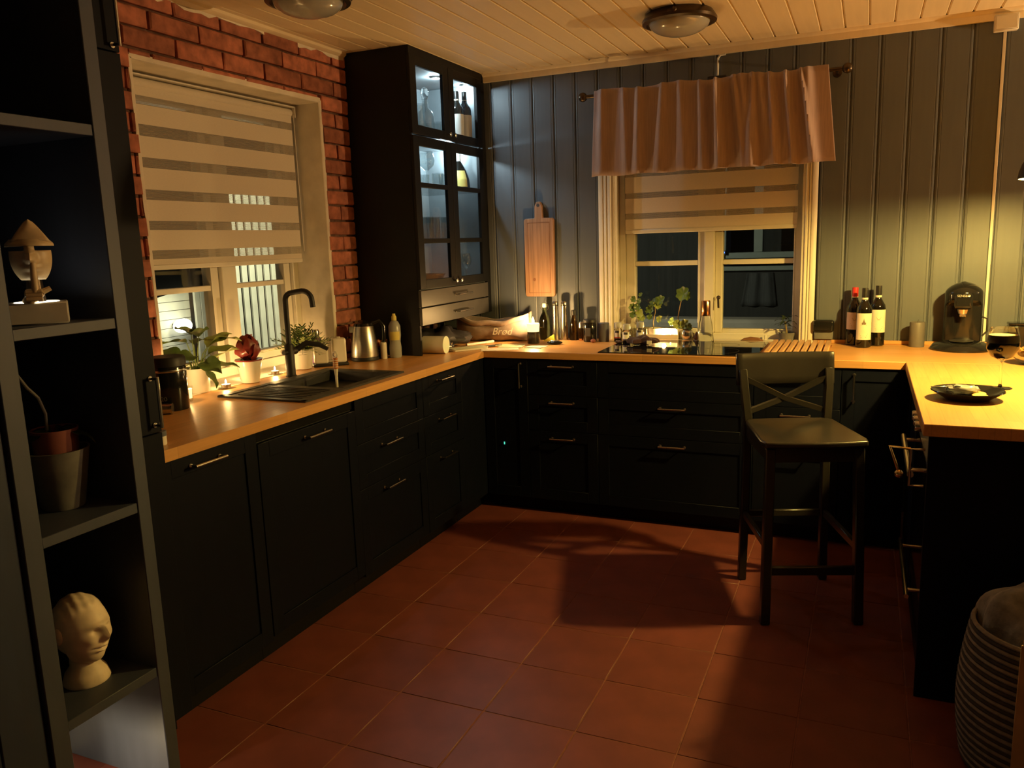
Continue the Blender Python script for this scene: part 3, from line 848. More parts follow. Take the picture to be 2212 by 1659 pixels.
# ================================================================= BLINDS AND CURTAIN
def zebra(name, label, axis, plane, a0, a1, ztop, zbot, bands, tube_z):
    """bands: list of (z_low, z_high) of the sheer stripes from top to bottom"""
    t = thing(name, (plane, (a0 + a1) / 2, ztop) if axis == 'x' else ((a0 + a1) / 2, plane, ztop), label, 'blind', group='striped roller blinds')
    def sl(nm, mat, z0, z1, d0=-0.0006, d1=0.0006, bevel=0):
        mb = MB()
        if axis == 'x': mb.box(plane + d0, plane + d1, a0, a1, z0, z1)
        else: mb.box(a0, a1, plane - d1, plane - d0, z0, z1)
        return wbuild(mb, nm, mat, t, bevel=bevel)
    z = tube_z
    for (lo, hi) in bands:
        sl('opaque_band', 'blindband', hi, z)
        sl('sheer_band', 'sheerband', lo, hi)
        z = lo
    sl('opaque_band', 'blindband', zbot, z)
    sl('bottom_rail', 'whitepaint', zbot - 0.004, zbot + 0.018, -0.006, 0.006, 0.003)
    mb = MB()
    if axis == 'x':
        mb.tube([(plane - 0.012, a0 - 0.004, tube_z + 0.012), (plane - 0.012, a1 + 0.004, tube_z + 0.012)], 0.021, 16)
    else:
        mb.tube([(a0, plane + 0.012, tube_z + 0.012), (a1, plane + 0.012, tube_z + 0.012)], 0.021, 16)
    wbuild(mb, 'roller', 'blindband', t)
    mb = MB()
    if axis == 'x':
        for y in (a0 - 0.01, a1 + 0.005): mb.box(plane - 0.035, plane + 0.022, y, y + 0.006, tube_z - 0.012, tube_z + 0.04)
        mb.box(plane - 0.035, plane + 0.02, a0 - 0.01, a1 + 0.01, tube_z + 0.036, tube_z + 0.042)
    else:
        for x_ in (a0 - 0.008, a1 + 0.002): mb.box(x_, x_ + 0.006, plane - 0.02, plane + 0.03, tube_z - 0.012, tube_z + 0.04)
    wbuild(mb, 'bracket', 'whitepaint', t)
    if axis == 'x':
        wbuild(MB().tube([(plane + 0.012, a1 + 0.004, tube_z), (plane + 0.014, a1 + 0.006, 1.5)], 0.0022, 6), 'pull_cord', 'whitepaint', t)
    return t
zebra('roller_blind', 'cream striped roller blind half lowered in the brick wall window', 'x', -0.15, -2.245, -1.165, 2.22, 1.447,
      [(2.111, 2.146), (1.987, 2.033), (1.861, 1.902), (1.732, 1.774), (1.609, 1.647), (1.488, 1.525)], 2.185)
zebra('roller_blind', 'cream striped roller blind under the taupe valance', 'y', 0.055, 1.262, 2.222, 2.05, 1.540,
      [(1.98, 2.012), (1.86, 1.892), (1.738, 1.770), (1.620, 1.653)], 2.03)
# valance
t = thing('valance', (1.75, -0.12, 2.32), 'gathered taupe valance hanging over the window', 'curtain')
NF = 260
rv_ = random.Random(3)
folds = []
for k in range(11):
    folds.append((0.05 + 0.085 * k + rv_.uniform(-.02, .02), rv_.uniform(0.010, 0.017), rv_.uniform(0.020, 0.038), rv_.uniform(-0.03, 0.03)))
for k in range(6):
    folds.append((0.55 + 0.07 * k + rv_.uniform(-.015, .015), rv_.uniform(0.006, 0.010), rv_.uniform(0.024, 0.042), rv_.uniform(-0.03, 0.03)))
def vfn(u, v):
    x0 = 1.135 - 0.021 * v; x1 = 2.362 + 0.049 * v
    xx = x0 + (x1 - x0) * u
    y = 0.0
    for (c_, wd, am, dr) in folds:
        d_ = (u - c_ - dr * v) / (wd * (1 + 0.9 * v))
        y -= am * (1.0 - 0.25 * v) * math.exp(-d_ * d_)
    z = 2.330 - 0.467 * v + 0.006 * math.sin(u * 21) * (1 - v) + 0.003 * math.sin(u * 34) * v
    return (xx - 1.75, y + 0.004, z - 2.32)
MB().grid(vfn, NF, 14).build('cloth', 'valance', t, solid=0.003)
t = thing('curtain_rod', (1.75, -0.094, 2.30), 'dark curtain rod with ball ends above the window', 'curtain rod')
mb = MB().tube([(-0.68, 0.0, 0.008), (0.69, 0.0, 0.012)], 0.010, 10)
mb.build('rod', 'bronze', t)
for s, dz in ((-0.69, 0.008), (0.70, 0.012)):
    MB().sphere((s, 0, dz), 0.026, 14, 10).build('finial', 'bronze', t)
for xb in (-0.62, 0.65):
    MB().tube([(xb, 0.002, 0.008), (xb, 0.093, 0.008)], 0.007, 8).lathe([(0, 0), (0.022, 0), (0.022, 0.008), (0, 0.008)], 14, Mx((xb, 0.0935, 0.008), rx=PI / 2)).build('bracket', 'bronze', t)
# wiring
t = thing('cable_duct', (3.132, 0, 0.94), 'narrow white cable duct running down the panelled wall', 'cable duct')
MB().box(-0.0065, 0.0065, -0.010, -0.0005, 0.0, 1.475).build('duct', 'conduit', t, bevel=0.001)
t = thing('junction_box', (3.132, 0, 2.44), 'square white junction box under the ceiling on the panelled wall', 'junction box')
MB().box(-0.05, 0.05, -0.04, -0.001, -0.026, 0.048).build('box', 'conduit', t, bevel=0.003)
MB().box(-0.044, 0.044, -0.044, -0.040, -0.020, 0.042).build('lid', 'conduit', t, bevel=0.002)
t = thing('cable', (1.80, -0.012, 2.33), 'short white cable bent down from the ceiling above the valance', 'cable')
MB().tube([(0.04, 0, 0.135), (0.012, 0, 0.133), (0.0, 0, 0.118), (-0.002, 0, 0.02)], 0.006, 8).build('cable', 'conduit', t)
MB().box(-0.05, 0.05, -0.03, 0.008, -0.02, 0.025).build('plug_box', 'black_matt', t, bevel=0.004)

# ================================================================= BAR STOOL
t = thing('bar_stool', (2.36, -1.30, 0), 'black wooden bar stool with a crossed back beside the peninsula', 'stool', rz=math.radians(20))
SH = 0.735
def seat_poly(k=1.0):
    p = []
    for i in range(9):
        a = i / 8
        p.append((-0.19 + 0.38 * a, -0.215 - 0.018 * math.sin(PI * a)))
    p += [(0.200, -0.17), (0.182, 0.16), (0.165, 0.195)]
    p += [(0.08, 0.205), (-0.08, 0.205), (-0.165, 0.195), (-0.182, 0.16), (-0.200, -0.17)]
    return [(a * k, b * k) for a, b in p]
MB().prism(seat_poly(), SH - 0.025, SH, 'z').build('seat', 'stoolwood', t, bevel=0.008, seg=3)
def leg(pts, name='leg', w0=0.019):
    MB().tube(pts, w0, 4, smooth=False).build(name, 'stoolwood', t, bevel=0.004)
for s in (-1, 1):
    leg([(s * 0.165, -0.185, SH - 0.03), (s * 0.172, -0.20, 0.35), (s * 0.178, -0.212, 0.0)], w0=0.025)
    leg([(s * 0.175, 0.215, 0.0), (s * 0.168, 0.205, 0.4), (s * 0.165, 0.20, SH), (s * 0.176, 0.222, 0.86), (s * 0.180, 0.246, 0.94)], 'back_leg', w0=0.024)
# apron
MB().box(-0.15, 0.15, -0.195, -0.177, SH - 0.085, SH - 0.026).build('apron', 'stoolwood', t)
MB().box(-0.15, 0.15, 0.19, 0.208, SH - 0.085, SH - 0.026).build('apron', 'stoolwood', t)
for s in (-1, 1): MB().box(s * 0.165 - 0.009, s * 0.165 + 0.009, -0.17, 0.185, SH - 0.085, SH - 0.026).build('apron', 'stoolwood', t)
def railfn(u, v):
    xx = -0.205 + 0.41 * u
    return (xx, 0.240 + 0.022 * (1 - (2 * u - 1) ** 2) + v * 0.016, 0.872 + 0.136 * v)
MB().grid(railfn, 16, 4).build('top_rail', 'stoolwood', t, solid=0.022, bevel=0.004)
for s in (-1, 1):
    MB().tube([(s * -0.160, 0.206, SH + 0.03), (0, 0.238 + 0.004 * s, 0.815), (s * 0.172, 0.232, 0.905)], 0.0145, 4, smooth=False).build('cross_slat', 'stoolwood', t)
MB().box(-0.168, 0.168, -0.215, -0.193, 0.20, 0.235).build('foot_rest', 'stoolwood', t, bevel=0.004)
for s in (-1, 1): MB().box(s * 0.170 - 0.010, s * 0.170 + 0.010, -0.19, 0.195, 0.295, 0.325).build('stretcher', 'stoolwood', t, bevel=0.003)
MB().box(-0.16, 0.16, 0.198, 0.216, 0.295, 0.325).build('stretcher', 'stoolwood', t, bevel=0.003)

# ================================================================= SINK, HOB, TAP
t = thing('sink', (0.365, -1.78, ZC), 'black composite sink with drainer set into the worktop', 'sink')
mb = MB()
X0, X1, Y0, Y1 = 0.14, 0.588, -2.15, -1.41
zr0, zr1 = ZC + 0.0003, ZC + 0.008
bx0, bx1, by0, by1 = SX0 + 0.004, SX1 - 0.004, SY0 + 0.004, SY1 - 0.004
mb.box(X0, X1, by1, Y1, zr0, zr1).box(X0, bx0, by0, by1, zr0, zr1).box(bx1, X1, by0, by1, zr0, zr1)
mb.box(X0, X1, Y0, by0 - 0.0, zr0, zr1 - 0.003)
wbuild(mb, 'rim', 'sinkstone', t)
mb = MB()
th = 0.006; bz = ZC - 0.19
mb.box(bx0, bx0 + th, by0, by1, bz, zr0).box(bx1 - th, bx1, by0, by1, bz, zr0).box(bx0, bx1, by0, by0 + th, bz, zr0).box(bx0, bx1, by1 - th, by1, bz, zr0).box(bx0, bx1, by0, by1, bz - 0.008, bz)
wbuild(mb, 'bowl', 'sinkstone', t)
mb = MB()
mb.box(X0, X1, Y0, Y0 + 0.02, zr1 - 0.003, zr1).box(X0, X0 + 0.03, Y0, by0, zr1 - 0.003, zr1).box(X1 - 0.025, X1, Y0, by0, zr1 - 0.003, zr1)
for k in range(7):
    yy = Y0 + 0.055 + k * 0.03
    mb.box(X0 + 0.06, X1 - 0.06, yy, yy + 0.008, zr1 - 0.003, zr1 - 0.0005)
wbuild(mb, 'drainer', 'sinkstone', t, bevel=0.001)
wbuild(MB().lathe([(0, 0), (0.032, 0), (0.032, 0.004), (0.024, 0.005), (0, 0.003)], 20, c=(0.37, -1.66, bz)), 'drain', 'steel', t)
wbuild(MB().box(0.50, 0.505, -2.03, -2.0, zr1 - 0.003, zr1 - 0.002), 'badge', 'steel', t)
t = thing('tap', (0.100, -1.628, ZC), 'tall matt black kitchen tap with a squared spout behind the sink', 'tap')
sp = Vector((0.90, 0.30, 0)).normalized()
pts = [(0, 0, 0.0), (0, 0, 0.36)]
for k in range(1, 7):
    a = PI / 2 * k / 6
    q = sp * (0.035 * (1 - math.cos(a))); pts.append((q.x, q.y, 0.36 + 0.035 * math.sin(a)))
q1 = sp * 0.082; pts.append((q1.x, q1.y, 0.402))
for k in range(1, 7):
    a = PI / 2 * k / 6
    q = sp * (0.082 + 0.045 * math.sin(a)); pts.append((q.x, q.y, 0.402 - 0.045 * (1 - math.cos(a))))
q2 = sp * 0.130; pts.append((q2.x, q2.y, 0.325))
MB().tube(pts, 0.0125, 14).build('spout', 'black_matt', t)
MB().lathe([(0, 0), (0.026, 0), (0.026, 0.006), (0.022, 0.008), (0.022, 0.15), (0.018, 0.155), (0, 0.155)], 22).build('body', 'black_matt', t)
mb = MB().tube([(0.0, 0.0, 0.118), (0.0, 0.045, 0.118)], 0.017, 14)
mb.build('valve', 'black_matt', t)
MB().tube([(0.0, 0.045, 0.12), (0.035, 0.085, 0.150), (0.085, 0.12, 0.138), (0.12, 0.135, 0.115)], [0.015, 0.014, 0.012, 0.009], 10).build('lever', 'black_matt', t)
MB().tube([(0.0, -0.02, 0.118), (0.0, -0.042, 0.118)], 0.011, 12).build('button', 'black_matt', t)
# hob
t = thing('hob', (1.69, -0.33, ZC), 'black glass induction hob set in the worktop below the window', 'hob')
MB().box(-0.40, 0.41, -0.275, 0.275, 0.0005, 0.006).build('glass_plate', 'hobglass', t, bevel=0.0015)
mb = MB()
for (a, b, r_) in ((-0.2, 0.11, .09), (-0.2, -0.12, .075), (0.2, 0.11, .075), (0.2, -0.12, .105)):
    mb.lathe([(r_, 0.0062), (r_ + 0.0015, 0.0062), (r_ + 0.0015, 0.0064), (r_, 0.0064)], 40, c=(a, b, 0))
mb.build('zone_ring', 'ink_dark', t)

# ================================================================= BOTTLES AND GLASSWARE (builders)
def wine_bottle(loc, label, h=0.305, r=0.038, cap='foil_black', lab='wine_label', rz=0.0, name='wine_bottle', group='wine bottles on the worktop', emblem=0, lz=(0.075, 0.185)):
    t = thing(name, loc, label, 'bottle', rz=rz, group=group)
    s = h / 0.305
    p = [(0, 0.003), (r * .8, 0.0), (r, 0.006), (r, 0.190 * s), (r * .93, 0.207 * s), (r * .62, 0.226 * s), (r * .42, 0.240 * s), (0.0148, 0.256 * s), (0.0142, 0.300 * s), (0, 0.300 * s)]
    MB().lathe(p, 28).build('glass', 'glass_dark', t)
    MB().lathe([(0.0150, 0.253 * s), (0.0152, 0.297 * s), (0.0146, 0.304 * s), (0, 0.305 * s)], 20).build('capsule', cap, t)
    MB().lathe([(0.0154, 0.246 * s), (0.0154, 0.256 * s)], 20).build('neck_band', 'wine_label', t)
    z0, z1 = lz[0] * s, lz[1] * s
    n = 18; a0, a1 = -PI / 2 - 1.15, -PI / 2 + 1.15
    rr = r + 0.0006
    la = MB().grid(lambda u, v: (rr * math.cos(a0 + (a1 - a0) * u), rr * math.sin(a0 + (a1 - a0) * u), z0 + (z1 - z0) * v), n, 1).build('label', lab, t)
    def curved(bm_me):
        for v in bm_me.vertices:
            a = -PI / 2 + v.co.x / rr
            zz = v.co.y; d = v.co.z
            v.co = ((rr + 0.0006 + d) * math.cos(a), (rr + 0.0006 + d) * math.sin(a), zz)
    if emblem:
        mb = MB()
        zc_ = z0 + (z1 - z0) * 0.66
        if emblem == 1:
            for (a, b, c_, d_) in ((-.008, .008, -.012, -.009), (-.006, .006, -.009, .004), (-.010, -.006, -.009, -.001), (.006, .010, -.009, -.001), (-.003, .003, .004, .011), (-.001, .001, .011, .019), (-.013, .013, -.0145, -.0125)):
                mb.box(a, b, zc_ + c_, zc_ + d_, 0, 0.0002)
        else:
            for k in range(3): mb.box(-.012 + .003 * k, .012 - .003 * k, zc_ - .006 * k, zc_ - .006 * k + 0.002, 0, 0.0002)
        for k, wd in enumerate((.020, .016, .012)):
            mb.box(-wd, wd, z0 + 0.030 - k * 0.009, z0 + 0.0325 - k * 0.009, 0, 0.0002)
        me = mb.mesh('print'); curved(me); place(me, 'print', 'ink', la)
    return t
def lathe_thing(name, loc, label, cat, parts, group=None, n=24):
    """parts: list of (part name, material, profile)"""
    t = thing(name, loc, label, cat, group=group)
    for (pn, mt, pf) in parts: MB().lathe(pf, n).build(pn, mt, t)
    return t
def shell(pf, th=0.0018):
    """outer profile (bottom to top, starting at r=0) turned into a thin-walled vessel"""
    inner = [(max(r - th, 0.0), z + (th * 1.6 if k < 2 else 0)) for k, (r, z) in enumerate(pf)]
    return pf + inner[::-1]
def tumbler(loc, label, h=0.09, r=0.036, group=None, cat='glass'):
    return lathe_thing('tumbler', loc, label, cat, [('glass', 'glassware', shell([(0, 0), (r * .85, 0), (r * .9, 0.01), (r, h)], 0.0016))], group)
def stemglass(name, loc, label, h=0.19, r=0.042, group=None):
    p = [(0, 0), (0.034, 0.0), (0.034, 0.002), (0.006, 0.006), (0.004, 0.02), (0.004, h * .42), (0.012, h * .46), (r * .85, h * .6), (r, h * .74), (r * .82, h)]
    q = [(r * .82 - .0015, h), (r - .0015, h * .74), (r * .85 - .0015, h * .605), (0.010, h * .475), (0, h * .47)]
    return lathe_thing(name, loc, label, 'glass', [('glass', 'glassware', p + q)], group)

# ================================================================= RIGHT END OF THE BACK WORKTOP
wine_bottle((2.528, -0.06, ZC), 'wine bottle with a red capsule, left of the three bottles', 0.303, 0.040, 'red', 'wine_label_pink', rz=0.05, emblem=2, lz=(0.085, 0.175))
wine_bottle((2.576, -0.155, ZC), 'wine bottle with a castle label, front one of the three bottles', 0.305, 0.0375, 'foil_black', 'wine_label', rz=0.0, emblem=1, lz=(0.042, 0.178))
b = wine_bottle((2.640, -0.075, ZC), 'wine bottle with a black capsule and white band, right of the three bottles', 0.312, 0.037, 'foil_black', 'wine_label', rz=0.12, emblem=2, lz=(0.070, 0.185))
t = thing('wall_socket', (2.375, -0.0005, 0.945), 'black wall socket box beside the window casing', 'socket')
MB().box(-0.05, 0.055, -0.045, 0, 0.035, 0.100).build('cover', 'black_gloss', t, bevel=0.012, seg=3)
MB().box(-0.045, 0.05, -0.030, 0, -0.005, 0.036).build('back_box', 'stone_pot', t, bevel=0.003)
def pillar_candle(loc, label, r, h, mat, group=None):
    t = thing('pillar_candle', loc, label, 'candle', group=group)
    MB().lathe([(0, 0), (r * .97, 0), (r, 0.004), (r, h - 0.004), (r * .95, h), (r * .8, h - 0.003), (0.006, h - 0.008), (0, h - 0.008)], 28).build('wax', mat, t)
    MB().tube([(0, 0, h - 0.01), (0.001, 0, h + 0.006), (0.004, 0, h + 0.012)], 0.0012, 6).build('wick', 'ink_dark', t)
    return t
pillar_candle((2.826, -0.085, ZC), 'unlit grey pillar candle between the wine bottles and coffee machine', 0.036, 0.126, 'wax_grey')
# coffee machine
t = thing('coffee_machine', (3.018, -0.16, ZC), 'black rounded coffee pad machine on the corner of the worktop', 'coffee machine', rz=-0.10)
MB().lathe([(0, 0), (0.135, 0), (0.138, 0.008), (0.125, 0.026), (0.085, 0.042), (0.05, 0.046), (0, 0.046)], 40).build('base', 'black_gloss', t)
def cm_fn(u, v):
    a = 2 * PI * u
    z = 0.04 + 0.292 * v
    r_ = 0.083
    if v > 0.80:
        k = (v - 0.80) / 0.20
        r_ = 0.083 * max(0.0004, math.cos(k * 1.568)) ** 0.62
    yy = math.sin(a) * r_ * 1.05
    if yy < 0 and v < 0.60: yy *= 0.45
    if yy < 0 and 0.60 <= v < 0.68: yy *= 0.45 + 0.55 * (v - 0.60) / 0.08
    return (math.cos(a) * r_, 0.03 + yy, z)
MB().grid(cm_fn, 40, 40).build('body', 'black_gloss', t)
MB().prism([(-0.040, -0.085), (0.040, -0.085), (0.036, -0.03), (-0.036, -0.03)], 0.205, 0.28, 'z').build('hood', 'black_gloss', t, bevel=0.014, seg=3)
MB().lathe([(0, 0), (0.020, 0), (0.026, 0.022), (0, 0.022)], 18, c=(0, -0.045, 0.180)).build('spout', 'steel', t)
MB().box(-0.014, 0.014, -0.064, -0.05, 0.165, 0.185).build('nozzle', 'steel', t, bevel=0.004)
MB().lathe([(0, 0.0465), (0.052, 0.0465), (0.054, 0.050), (0, 0.051)], 28, c=(0, -0.045, 0)).build('drip_tray', 'steel_brushed', t)
text('SENSEO', 0.016, 'steel', t, Mx((0, -0.088, 0.268), rx=PI / 2 - 0.35))
MB().tube([(0.082, 0.03, 0.16), (0.105, 0.035, 0.15), (0.108, 0.035, 0.09), (0.086, 0.03, 0.065)], 0.0045, 8).build('side_handle', 'black_matt', t)
# two black canisters at the picture edge
for k, (xx, yy) in enumerate(((3.262, -0.085), (3.352, -0.09))):
    t = thing('canister', (xx, yy, ZC), ('square glossy black canister beside the cable duct', 'square glossy black canister at the far right behind the stout glass')[k], 'canister', group='black canisters')
    MB().box(-0.040, 0.040, -0.040, 0.040, 0, 0.115).build('body', 'black_gloss', t, bevel=0.006, seg=2)
    MB().box(-0.041, 0.041, -0.041, 0.041, 0.115, 0.128).build('lid', 'black_gloss', t, bevel=0.004)
# ================================================================= PENINSULA
t = thing('beer_glass', (3.048, -1.235, ZC), 'stemmed glass of dark stout with a tan head on the peninsula', 'glass')
p = [(0, 0), (0.040, 0), (0.040, 0.002), (0.008, 0.006), (0.0042, 0.018), (0.0042, 0.098), (0.012, 0.106), (0.040, 0.122), (0.0535, 0.150), (0.0525, 0.185), (0.044, 0.226)]
q = [(0.0428, 0.226), (0.0512, 0.185), (0.0522, 0.150), (0.039, 0.1235), (0.010, 0.109), (0, 0.108)]
MB().lathe(p + q, 40).build('glass', 'glass', t)
MB().lathe([(0, 0.1085), (0.010, 0.1095), (0.0396, 0.1233), (0.0529, 0.150), (0.0523, 0.172), (0, 0.172)], 40).build('stout', 'beer', t)
MB().lathe([(0, 0.1722), (0.0522, 0.1722), (0.0518, 0.185), (0.0485, 0.200), (0, 0.201)], 40).build('head', 'foam', t)
t = thing('plate', (2.918, -1.475, ZC), 'round black plate with leftovers on the peninsula', 'plate')
MB().lathe([(0, 0), (0.070, 0), (0.074, 0.004), (0.103, 0.022), (0.116, 0.030), (0.114, 0.033), (0.100, 0.026), (0.072, 0.0085), (0, 0.0075)], 48).build('dish', 'black_gloss', t)
rr_ = random.Random(5)
f_ = thing('cheese_slice', (2.918, -1.475, ZC + 0.0078), 'orange cheese slice lying on the black plate', 'cheese', rz=0.35)
MB().prism([(0.0, -0.045), (0.055, -0.035), (0.050, 0.002), (0.012, -0.006)], 0.001, 0.010, 'z').build('slice', 'cheese', f_, bevel=0.002)
f_ = thing('snack_wrapper', (2.900, -1.455, ZC + 0.0078), 'crumpled clear wrapper on the black plate', 'wrapper')
MB().sphere((0.005, 0.02, 0.018), (0.052, 0.026, 0.016), 18, 10, fn=lambda d: 1 + 0.28 * math.sin(9 * d.x + 5 * d.y) * math.cos(7 * d.y - 4 * d.z), zmin=0.0006).build('film', 'clear_plastic', f_)
f_ = thing('cracker', (2.955, -1.44, ZC + 0.0078), 'small golden cracker on the black plate', 'cracker', rz=0.5)
MB().lathe([(0, 0.001), (0.024, 0.001), (0.026, 0.006), (0.022, 0.010), (0, 0.009)], 18).build('biscuit', 'cheese', f_)
t = thing('butter_knife', (2.875, -1.43, ZC + 0.034), 'small dark knife resting on the rim of the plate', 'knife', rz=0.4)
MB().box(-0.075, 0.0, -0.006, 0.006, 0, 0.003).build('blade', 'steel', t, bevel=0.001)
MB().box(0.0, 0.05, -0.008, 0.008, -0.003, 0.006).build('grip', 'black_matt', t, bevel=0.002)
# glass bowl with crisps
t = thing('snack_bowl', (3.255, -0.60, ZC), 'clear glass bowl of crisps at the right picture edge', 'bowl')
MB().lathe(shell([(0, 0), (0.045, 0), (0.05, 0.004), (0.085, 0.035), (0.098, 0.06)], 0.003), 36).build('bowl', 'glass', t)
for k in range(26):
    a = rr_.uniform(0, 2 * PI); r_ = rr_.uniform(0, 0.068)
    c_ = (r_ * math.cos(a), r_ * math.sin(a), 0.045 + rr_.uniform(0, 0.045) * (1 - r_ / 0.1))
    M_ = Mx(c_, rx=rr_.uniform(-.9, .9), ry=rr_.uniform(-.9, .9), rz=a)
    MB().grid(lambda u, v: (0.05 * (u - .5), 0.036 * (v - .5) * (1 - (2 * u - 1) ** 2 * .6), 0.02 * (u - .5) ** 2 * 2), 4, 3, M=M_).build('crisp', 'crisps', t, solid=0.0015)
# ================================================================= HOB AREA / BACK WORKTOP
# slatted wooden board
t = thing('slatted_board', (2.28, -0.335, ZC), 'wooden board of light and dark slats on the worktop right of the hob', 'chopping board', rz=0.0)
for k in range(9):
    x0 = -0.150 + k * 0.0335
    MB().box(x0, x0 + 0.0245, -0.24, 0.24, 0.008, 0.026).build('slat', 'boardwood_lt', t, bevel=0.003)
for yy in (-0.17, 0.17): MB().box(-0.150, 0.147, yy - 0.012, yy + 0.012, 0, 0.0082).build('runner', 'boardwood_dk', t)
# hanging cutting board
t = thing('cutting_board', (0.742, -0.003, 1.175), 'long wooden cutting board with handle hanging on the panelled wall', 'cutting board')
pl_ = [(-0.088, 0.0), (0.088, 0.0), (0.097, 0.010), (0.097, 0.463), (0.088, 0.473), (0.026, 0.475), (0.024, 0.545), (0.012, 0.572), (-0.012, 0.572), (-0.024, 0.545), (-0.026, 0.475), (-0.088, 0.473), (-0.097, 0.463), (-0.097, 0.010)]
MB().prism(pl_, -0.026, 0.0, 'y').build('board', 'boardwood', t, bevel=0.004, seg=2)
gv = MB()
gv.box(-0.072, -0.068, -0.0268, -0.024, 0.025, 0.448).box(0.068, 0.072, -0.0268, -0.024, 0.025, 0.448).box(-0.072, 0.072, -0.0268, -0.024, 0.022, 0.026).box(-0.072, 0.072, -0.0268, -0.024, 0.445, 0.449)
gv.build('juice_groove', 'knotwood', t)
MB().lathe([(0, 0), (0.010, 0), (0.010, 0.001), (0, 0.001)], 14, Mx((0.0, -0.0262, 0.55), rx=PI / 2)).build('hang_hole', 'ink_dark', t)
MB().lathe([(0, 0), (0.010, 0), (0.010, 0.0008), (0, 0.0008)], 14, Mx((-0.035, -0.0262, 0.105), rx=PI / 2)).build('knot', 'knotwood', t)
# lit pillar candle in the corner
t = thing('lit_candle', (0.790, -0.275, ZC), 'thick lit candle in a dark holder on the corner of the worktop', 'candle')
MB().lathe([(0, 0), (0.034, 0), (0.036, 0.004), (0.036, 0.070), (0.034, 0.070), (0.034, 0.06), (0, 0.06)], 28).build('holder', 'candle_glass_dark', t)
MB().lathe([(0, 0.061), (0.0335, 0.061), (0.0345, 0.072), (0.038, 0.110), (0.036, 0.118), (0.028, 0.114), (0.008, 0.108), (0, 0.107)], 28).build('wax', 'glow_wax', t)
MB().tube([(0, 0, 0.105), (0, 0, 0.120)], 0.0013, 6).build('wick', 'ink_dark', t)
fp = [(0, 0.116), (0.005, 0.120), (0.0075, 0.128), (0.006, 0.140), (0.003, 0.150), (0, 0.157)]
MB().lathe(fp, 14).build('flame', 'flame', t)
point_light('candle_flame_light', (0.790, -0.275, ZC + 0.150), P_CANDLE, FLAME, 0.010)
# oil bottle with swing top
t = lathe_thing('oil_bottle', (0.790, -0.085, ZC), 'greenish swing-top glass bottle behind the lit candle', 'bottle',
    [('glass', 'glass_green', [(0, 0), (0.032, 0), (0.034, 0.01), (0.034, 0.115), (0.028, 0.140), (0.015, 0.165), (0.013, 0.190), (0.015, 0.195), (0, 0.195)]),
     ('stopper', 'ceramic', [(0, 0.195), (0.012, 0.196), (0.014, 0.205), (0.012, 0.220), (0, 0.224)])])
MB().tube([(0.016, 0, 0.18), (0.026, 0, 0.19), (0.022, 0, 0.212), (0.0, 0, 0.222)], 0.0014, 6).tube([(-0.016, 0, 0.18), (-0.026, 0, 0.19), (-0.022, 0, 0.212), (0.0, 0, 0.222)], 0.0014, 6).build('swing_wire', 'steel', t)
for k, xx in enumerate((0.862, 0.918)):
    lathe_thing('pepper_mill', (xx, -0.09, ZC), ('slim steel mill next to the swing-top bottle', 'slim steel mill beside the amber bottle')[k], 'mill',
        [('base', 'steel', [(0, 0), (0.023, 0), (0.0235, 0.004), (0.0225, 0.070), (0.0215, 0.078), (0.019, 0.15), (0.0175, 0.200), (0.0185, 0.206), (0, 0.206)]),
         ('ring', 'black_gloss', [(0, 0.2062), (0.0188, 0.2062), (0.0188, 0.2105), (0, 0.2105)]),
         ('cap', 'steel', [(0, 0.2107), (0.019, 0.2107), (0.019, 0.226), (0.015, 0.233), (0, 0.234)])], group='steel mills')
t = thing('folded_sponge_cloth', (0.845, -0.155, ZC), 'folded yellow sponge cloth leaning by the steel mills', 'cloth', rz=0.2)
MB().prism([(-0.04, 0.0), (0.035, 0.0), (0.028, 0.040)], -0.012, 0.012, 'y').build('cloth', 'sponge', t, bevel=0.003)
t = lathe_thing('amber_bottle', (0.978, -0.085, ZC), 'small amber bottle with dark sauce beside the steel mills', 'bottle',
    [('glass', 'glass_amber', [(0, 0), (0.027, 0), (0.029, 0.008), (0.028, 0.07), (0.021, 0.105), (0.015, 0.130), (0.0125, 0.150), (0, 0.150)]),
     ('cap', 'black_matt', [(0, 0.1502), (0.0155, 0.1502), (0.0165, 0.172), (0.014, 0.180), (0, 0.181)])])
t = lathe_thing('small_grinder', (1.030, -0.10, ZC), 'small glass spice grinder with copper foot beside the black jar', 'grinder',
    [('glass', 'glass_amber', [(0, 0.012), (0.016, 0.012), (0.016, 0.075), (0, 0.075)]), ('foot', 'copper', [(0, 0), (0.017, 0), (0.017, 0.0118), (0, 0.0118)]),
     ('cap', 'steel_brushed', [(0, 0.0752), (0.018, 0.0752), (0.017, 0.105), (0.012, 0.112), (0, 0.113)])])
t = lathe_thing('storage_jar', (1.098, -0.145, ZC), 'wide black storage jar on the worktop left of the window', 'jar',
    [('body', 'black_gloss', [(0, 0), (0.036, 0), (0.039, 0.004), (0.039, 0.110), (0.036, 0.114), (0, 0.114)]),
     ('lid', 'black_matt', [(0, 0.1142), (0.0395, 0.1142), (0.0395, 0.128), (0.036, 0.132), (0, 0.132)])])
MB().box(-0.016, 0.016, -0.0405, -0.037, 0.035, 0.085).build('label', 'ink_dark', t, bevel=0.002)
t = lathe_thing('blue_canister', (1.178, -0.13, ZC), 'dull blue metal canister in front of the window casing', 'canister',
    [('body', 'blue_jar', [(0, 0), (0.029, 0), (0.031, 0.004), (0.031, 0.098), (0, 0.098)]), ('lid', 'blue_jar', [(0, 0.0982), (0.032, 0.0982), (0.032, 0.108), (0.029, 0.111), (0, 0.110)])])
t = thing('onion_half', (1.135, -0.20, ZC), 'small reddish onion half between the black jar and blue canister', 'onion')
